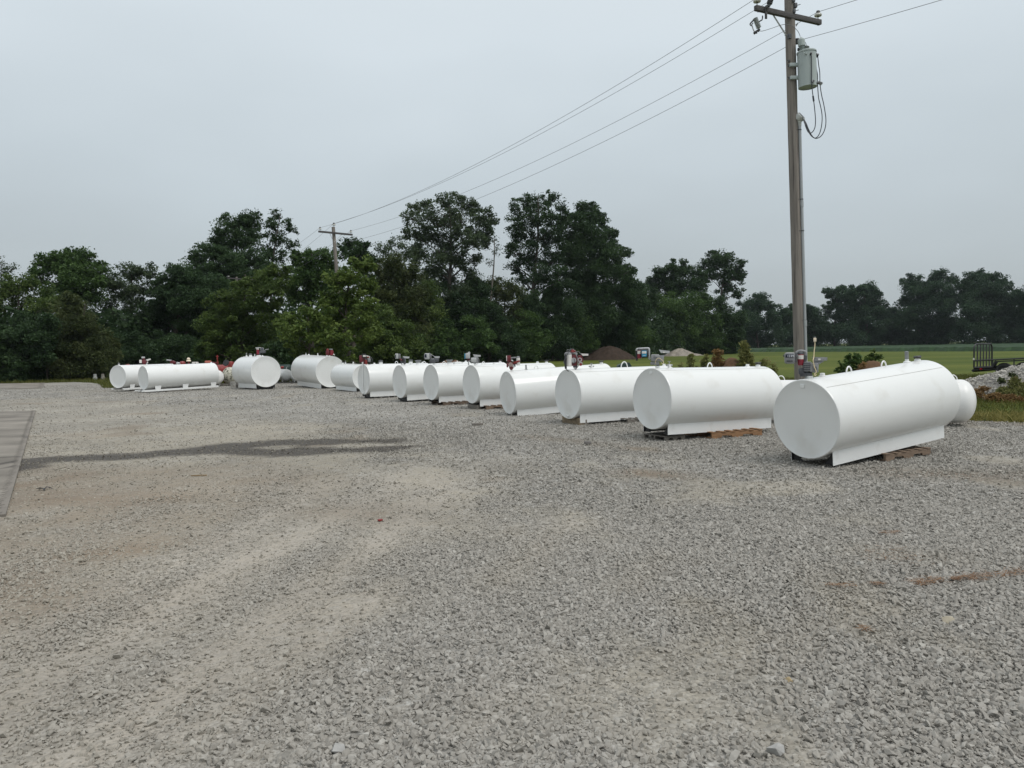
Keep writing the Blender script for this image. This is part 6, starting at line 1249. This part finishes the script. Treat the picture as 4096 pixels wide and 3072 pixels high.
for px, py, Y, w, lf, lb, nn in ((4060, 1500, 24.2, 70, 'weed', 'tall green weed on the limestone heap at the right edge', 8), (4010, 1545, 23.8, 60, 'weed', 'leafy weed in the middle of the limestone heap', 7), (3990, 1560, 23.4, 70, 'dry', 'brown weed low on the front of the limestone heap', 7), (4085, 1540, 23.6, 60, 'weed', 'green weed clump cut by the right edge on the limestone heap', 8),
                             (3935, 1540, 25.0, 26, 'dry', 'small brown tuft on the left shoulder of the limestone heap', 4), (3900, 1552, 24.5, 22, 'dry', 'small brown tuft at the left foot of the limestone heap', 4), (4040, 1572, 23.2, 80, 'dry', 'dry spreading weed at the front foot of the limestone heap', 8)):
    weed(lb, px, py, Y, w, lf, n=nn, dens=130, group=GW, droop=.2, size=.08)
for px, py, r, lb in ((4048, 1500, 11, 'olive-brown bush ball high on the limestone heap'), (4004, 1522, 12, 'olive-brown bush ball in the middle slope of the limestone heap')):
    tree(lb, px, 24.6, [(px, py, r), (px + 6, py + 6, r * .8)], 'brown', .05, 4, name='bush', cat='bush', group=GW, trunk=.015, dy=.05, basez=.3)
# ---- grass blades: right verge, yard edge, trees' foot
def grass(name, label, n, samp, h, mat, w=.008, bend=.5):
    x, y = samp(n); n = len(x); hh = h * np.exp(rng.normal(0, .35, n)); a = rng.uniform(0, 6.28, n); dx, dy = np.cos(a), np.sin(a); b = rng.normal(0, bend, n) * hh; z0 = np.full(n, -.03)
    p0 = np.stack([x - dy * w, y + dx * w, z0], -1); p1 = np.stack([x + dy * w, y - dx * w, z0], -1); m1 = np.stack([x + dx * b * .4 + dy * w * .7, y + dy * b * .4 - dx * w * .7, z0 + hh * .6], -1); p2 = np.stack([x + dx * b, y + dy * b, z0 + hh], -1)
    V = np.stack([p0, p1, m1, p2], 1).reshape(-1, 3); F = np.arange(4 * n).reshape(n, 4); o = np_mesh(name, V, F, mat, dict(tone=np.repeat(np.clip(rng.normal(.5, .22, n), 0, 1), 4))); return tag(o, label, 'grass', kind='stuff')
def verge(x0, x1, y0, y1, inner=-.4, clump=.0):
    def f(n):
        x, y = rng.uniform(x0, x1, n), rng.uniform(y0, y1, n); sd = poly_sd(x, y, GRAVEL_EDGE); ok = (sd < .25 * (rng.random(n) - .3)) & (fbm(x * 1.2, y * 1.2, 55) > clump * rng.random(n)); return x[ok], y[ok]
    return f
grass('grass', 'green grass on the lawn behind the tanks', 90000, verge(5, 26, 17, 42), .09, LEAF['grass'], .010)
grass('grass', 'dry straw-coloured grass along the gravel edge at the right', 17000, verge(8, 18, 16.4, 19.3), .10, LEAF['straw'], .006, .9)
grass('grass', 'grass along the foot of the left trees', 60000, verge(-40, -4, 44, 66), .16, LEAF['grass'], .022)
def strag(n):
    x, y = rng.uniform(9, 18, n), rng.uniform(15.2, 18.5, n); sd = poly_sd(x, y, GRAVEL_EDGE); ok = (sd > -.2) & (sd < 1.3 * rng.random(n) ** 2); return x[ok], y[ok]
grass('dead_grass', 'dead grass strands strewn on the gravel edge', 12000, strag, .03, LEAF['straw'], .006, 2.0)
# ---- pine straw, scraps
def needles(pts, wid, n, ln):
    P, A = [], []; seg = [(Vector((*on_ground(*a)[:2], 0)), Vector((*on_ground(*b)[:2], 0))) for a, b in zip(pts, pts[1:])]
    for k in range(n):
        a, b = seg[rnd.randrange(len(seg))]; f = rnd.random(); d_ = (b - a).normalized(); nn = Vector((-d_.y, d_.x, 0)); c = a.lerp(b, f) + nn * rnd.gauss(0, wid)
        an = math.atan2(d_.y, d_.x) + rnd.gauss(0, .6); u = Vector((math.cos(an), math.sin(an), rnd.gauss(0, .08))) * ln * rnd.uniform(.5, 1.2) / 2; v = Vector((-u.y, u.x, 0)).normalized() * .0016; c.z = .02 + rnd.random() * .018
        P += [c - u - v, c - u + v, c + u + v, c + u - v]
    return np.array([q[:] for q in P])
V = np.concatenate([needles([(3640, 2340), (3700, 2337), (3770, 2328)], .045, 90, .08), needles([(3810, 2328), (3840, 2322)], .02, 40, .09), needles([(3850, 2322), (3900, 2318), (4000, 2308), (4060, 2302)], .045, 140, .085), needles([(4060, 2302), (4200, 2290)], .045, 50, .085),
    needles([(3290, 2350), (3420, 2352)], .022, 45, .07), needles([(3490, 2346), (3530, 2349)], .016, 36, .08), needles([(3520, 2142), (3600, 2136)], .03, 40, .08), needles([(3460, 2215), (3690, 2235)], .14, 60, .07), needles([(3440, 2530), (3470, 2528)], .02, 22, .08)])
o = np_mesh('pine_straw', V, np.arange(len(V)).reshape(-1, 4), LEAF['needle'], dict(tone=np.repeat(rng.random(len(V) // 4), 4))); tag(o, 'line of orange-brown pine straw on the gravel at the right', 'pine straw', kind='stuff')
def scrap(px, py, size, mat, name, label, cat, rz=.2):
    q = on_ground(px, py); mb = MB(); mb.box(q + Vector((0, 0, size[2] / 2 + .01)), size, rotz(rz), bev=min(size) * .2); tag(mb.build(name, mat, own=Matrix.Translation(q)), label, cat)
scrap(1910, 1702, (.28, .10, .05), GPALLET, 'wood_scrap', 'dark scrap of wood lying on the gravel before the all-red pump tank', 'wood scrap')
scrap(2351, 1779, (.13, .10, .06), paint('stone_block_grey', (.16, .15, .14)), 'stone_block', 'dark stone block on the gravel before the second nearest tank', 'stone block', .1)
scrap(1521, 2087, (.05, .04, .02), RED, 'red_scrap', 'tiny red scrap on the pale gravel', 'scrap', .5)
scrap(796, 1906, (.24, .02, .015), STEM, 'twig', 'thin twig lying on the dusty gravel left of centre', 'twig', .1)
q = on_ground(178, 1961); t = thing('dead_leaf', 'curled black leaf on the gravel near the concrete pad', 'leaf', q); mb = MB()
for k in range(5): u = k * 1.25; mb.prism([q + Vector((0, 0, .02)), q + Vector((.07 * math.cos(u) - .02, .06 * math.sin(u), .035)), q + Vector((.11 * math.cos(u + .2), .10 * math.sin(u + .2), .015 + .02 * (k % 2))), q + Vector((.07 * math.cos(u + .5), .06 * math.sin(u + .5), .04))], (0, 0, .003))
mb.build('blade', BLACK, t)
rr = random.Random(4)
for px, py, s, tone in ((1370, 3008, .055, (.33, .325, .31)), (3105, 3015, .045, (.33, .325, .31)), (3795, 2495, .045, (.38, .34, .26)), (3155, 2725, .03, (.50, .40, .24))):
    q = on_ground(px, py); sv, sf = SH_HI[rr.randrange(24)]; mb = MB(); mb.add([q + Vector(v) * s + Vector((0, 0, s * .45)) for v in sv], [tuple(int(i) for i in f) for f in sf]); lb = {1370: 'large pale stone near the bottom edge left of centre', 3105: 'large pale stone near the bottom edge at the right', 3795: 'large cream stone right of the pine straw gaps', 3155: 'small tan pebble on the right gravel'}[px]
    tag(mb.build('stone', paint('pale_stone_%d' % px, tone, .85, var=.15, scale=30), own=Matrix.Translation(q), angle=5), lb, 'stone')

# ================================================================== summer haze
mb = MB(); x0, x1, y0, y1, z0, z1 = -2600, 2600, -500, 3100, -1.2, 36
mb.box(((x0 + x1) / 2, (y0 + y1) / 2, (z0 + z1) / 2), (x1 - x0, y1 - y0, z1 - z0))
hm = bpy.data.materials.new('haze_air'); hm.use_nodes = True; hn = hm.node_tree; hn.nodes.remove(hn.nodes['Principled BSDF'])
pv = hn.nodes.new('ShaderNodeVolumePrincipled'); pv.inputs['Color'].default_value = (.80, .88, .95, 1); pv.inputs['Density'].default_value = .00011; pv.inputs['Anisotropy'].default_value = .2
hn.links.new(pv.outputs[0], hn.nodes['Material Output'].inputs['Volume'])
tag(mb.build('haze', hm), 'thin pale summer haze over the whole scene', 'haze', kind='stuff')
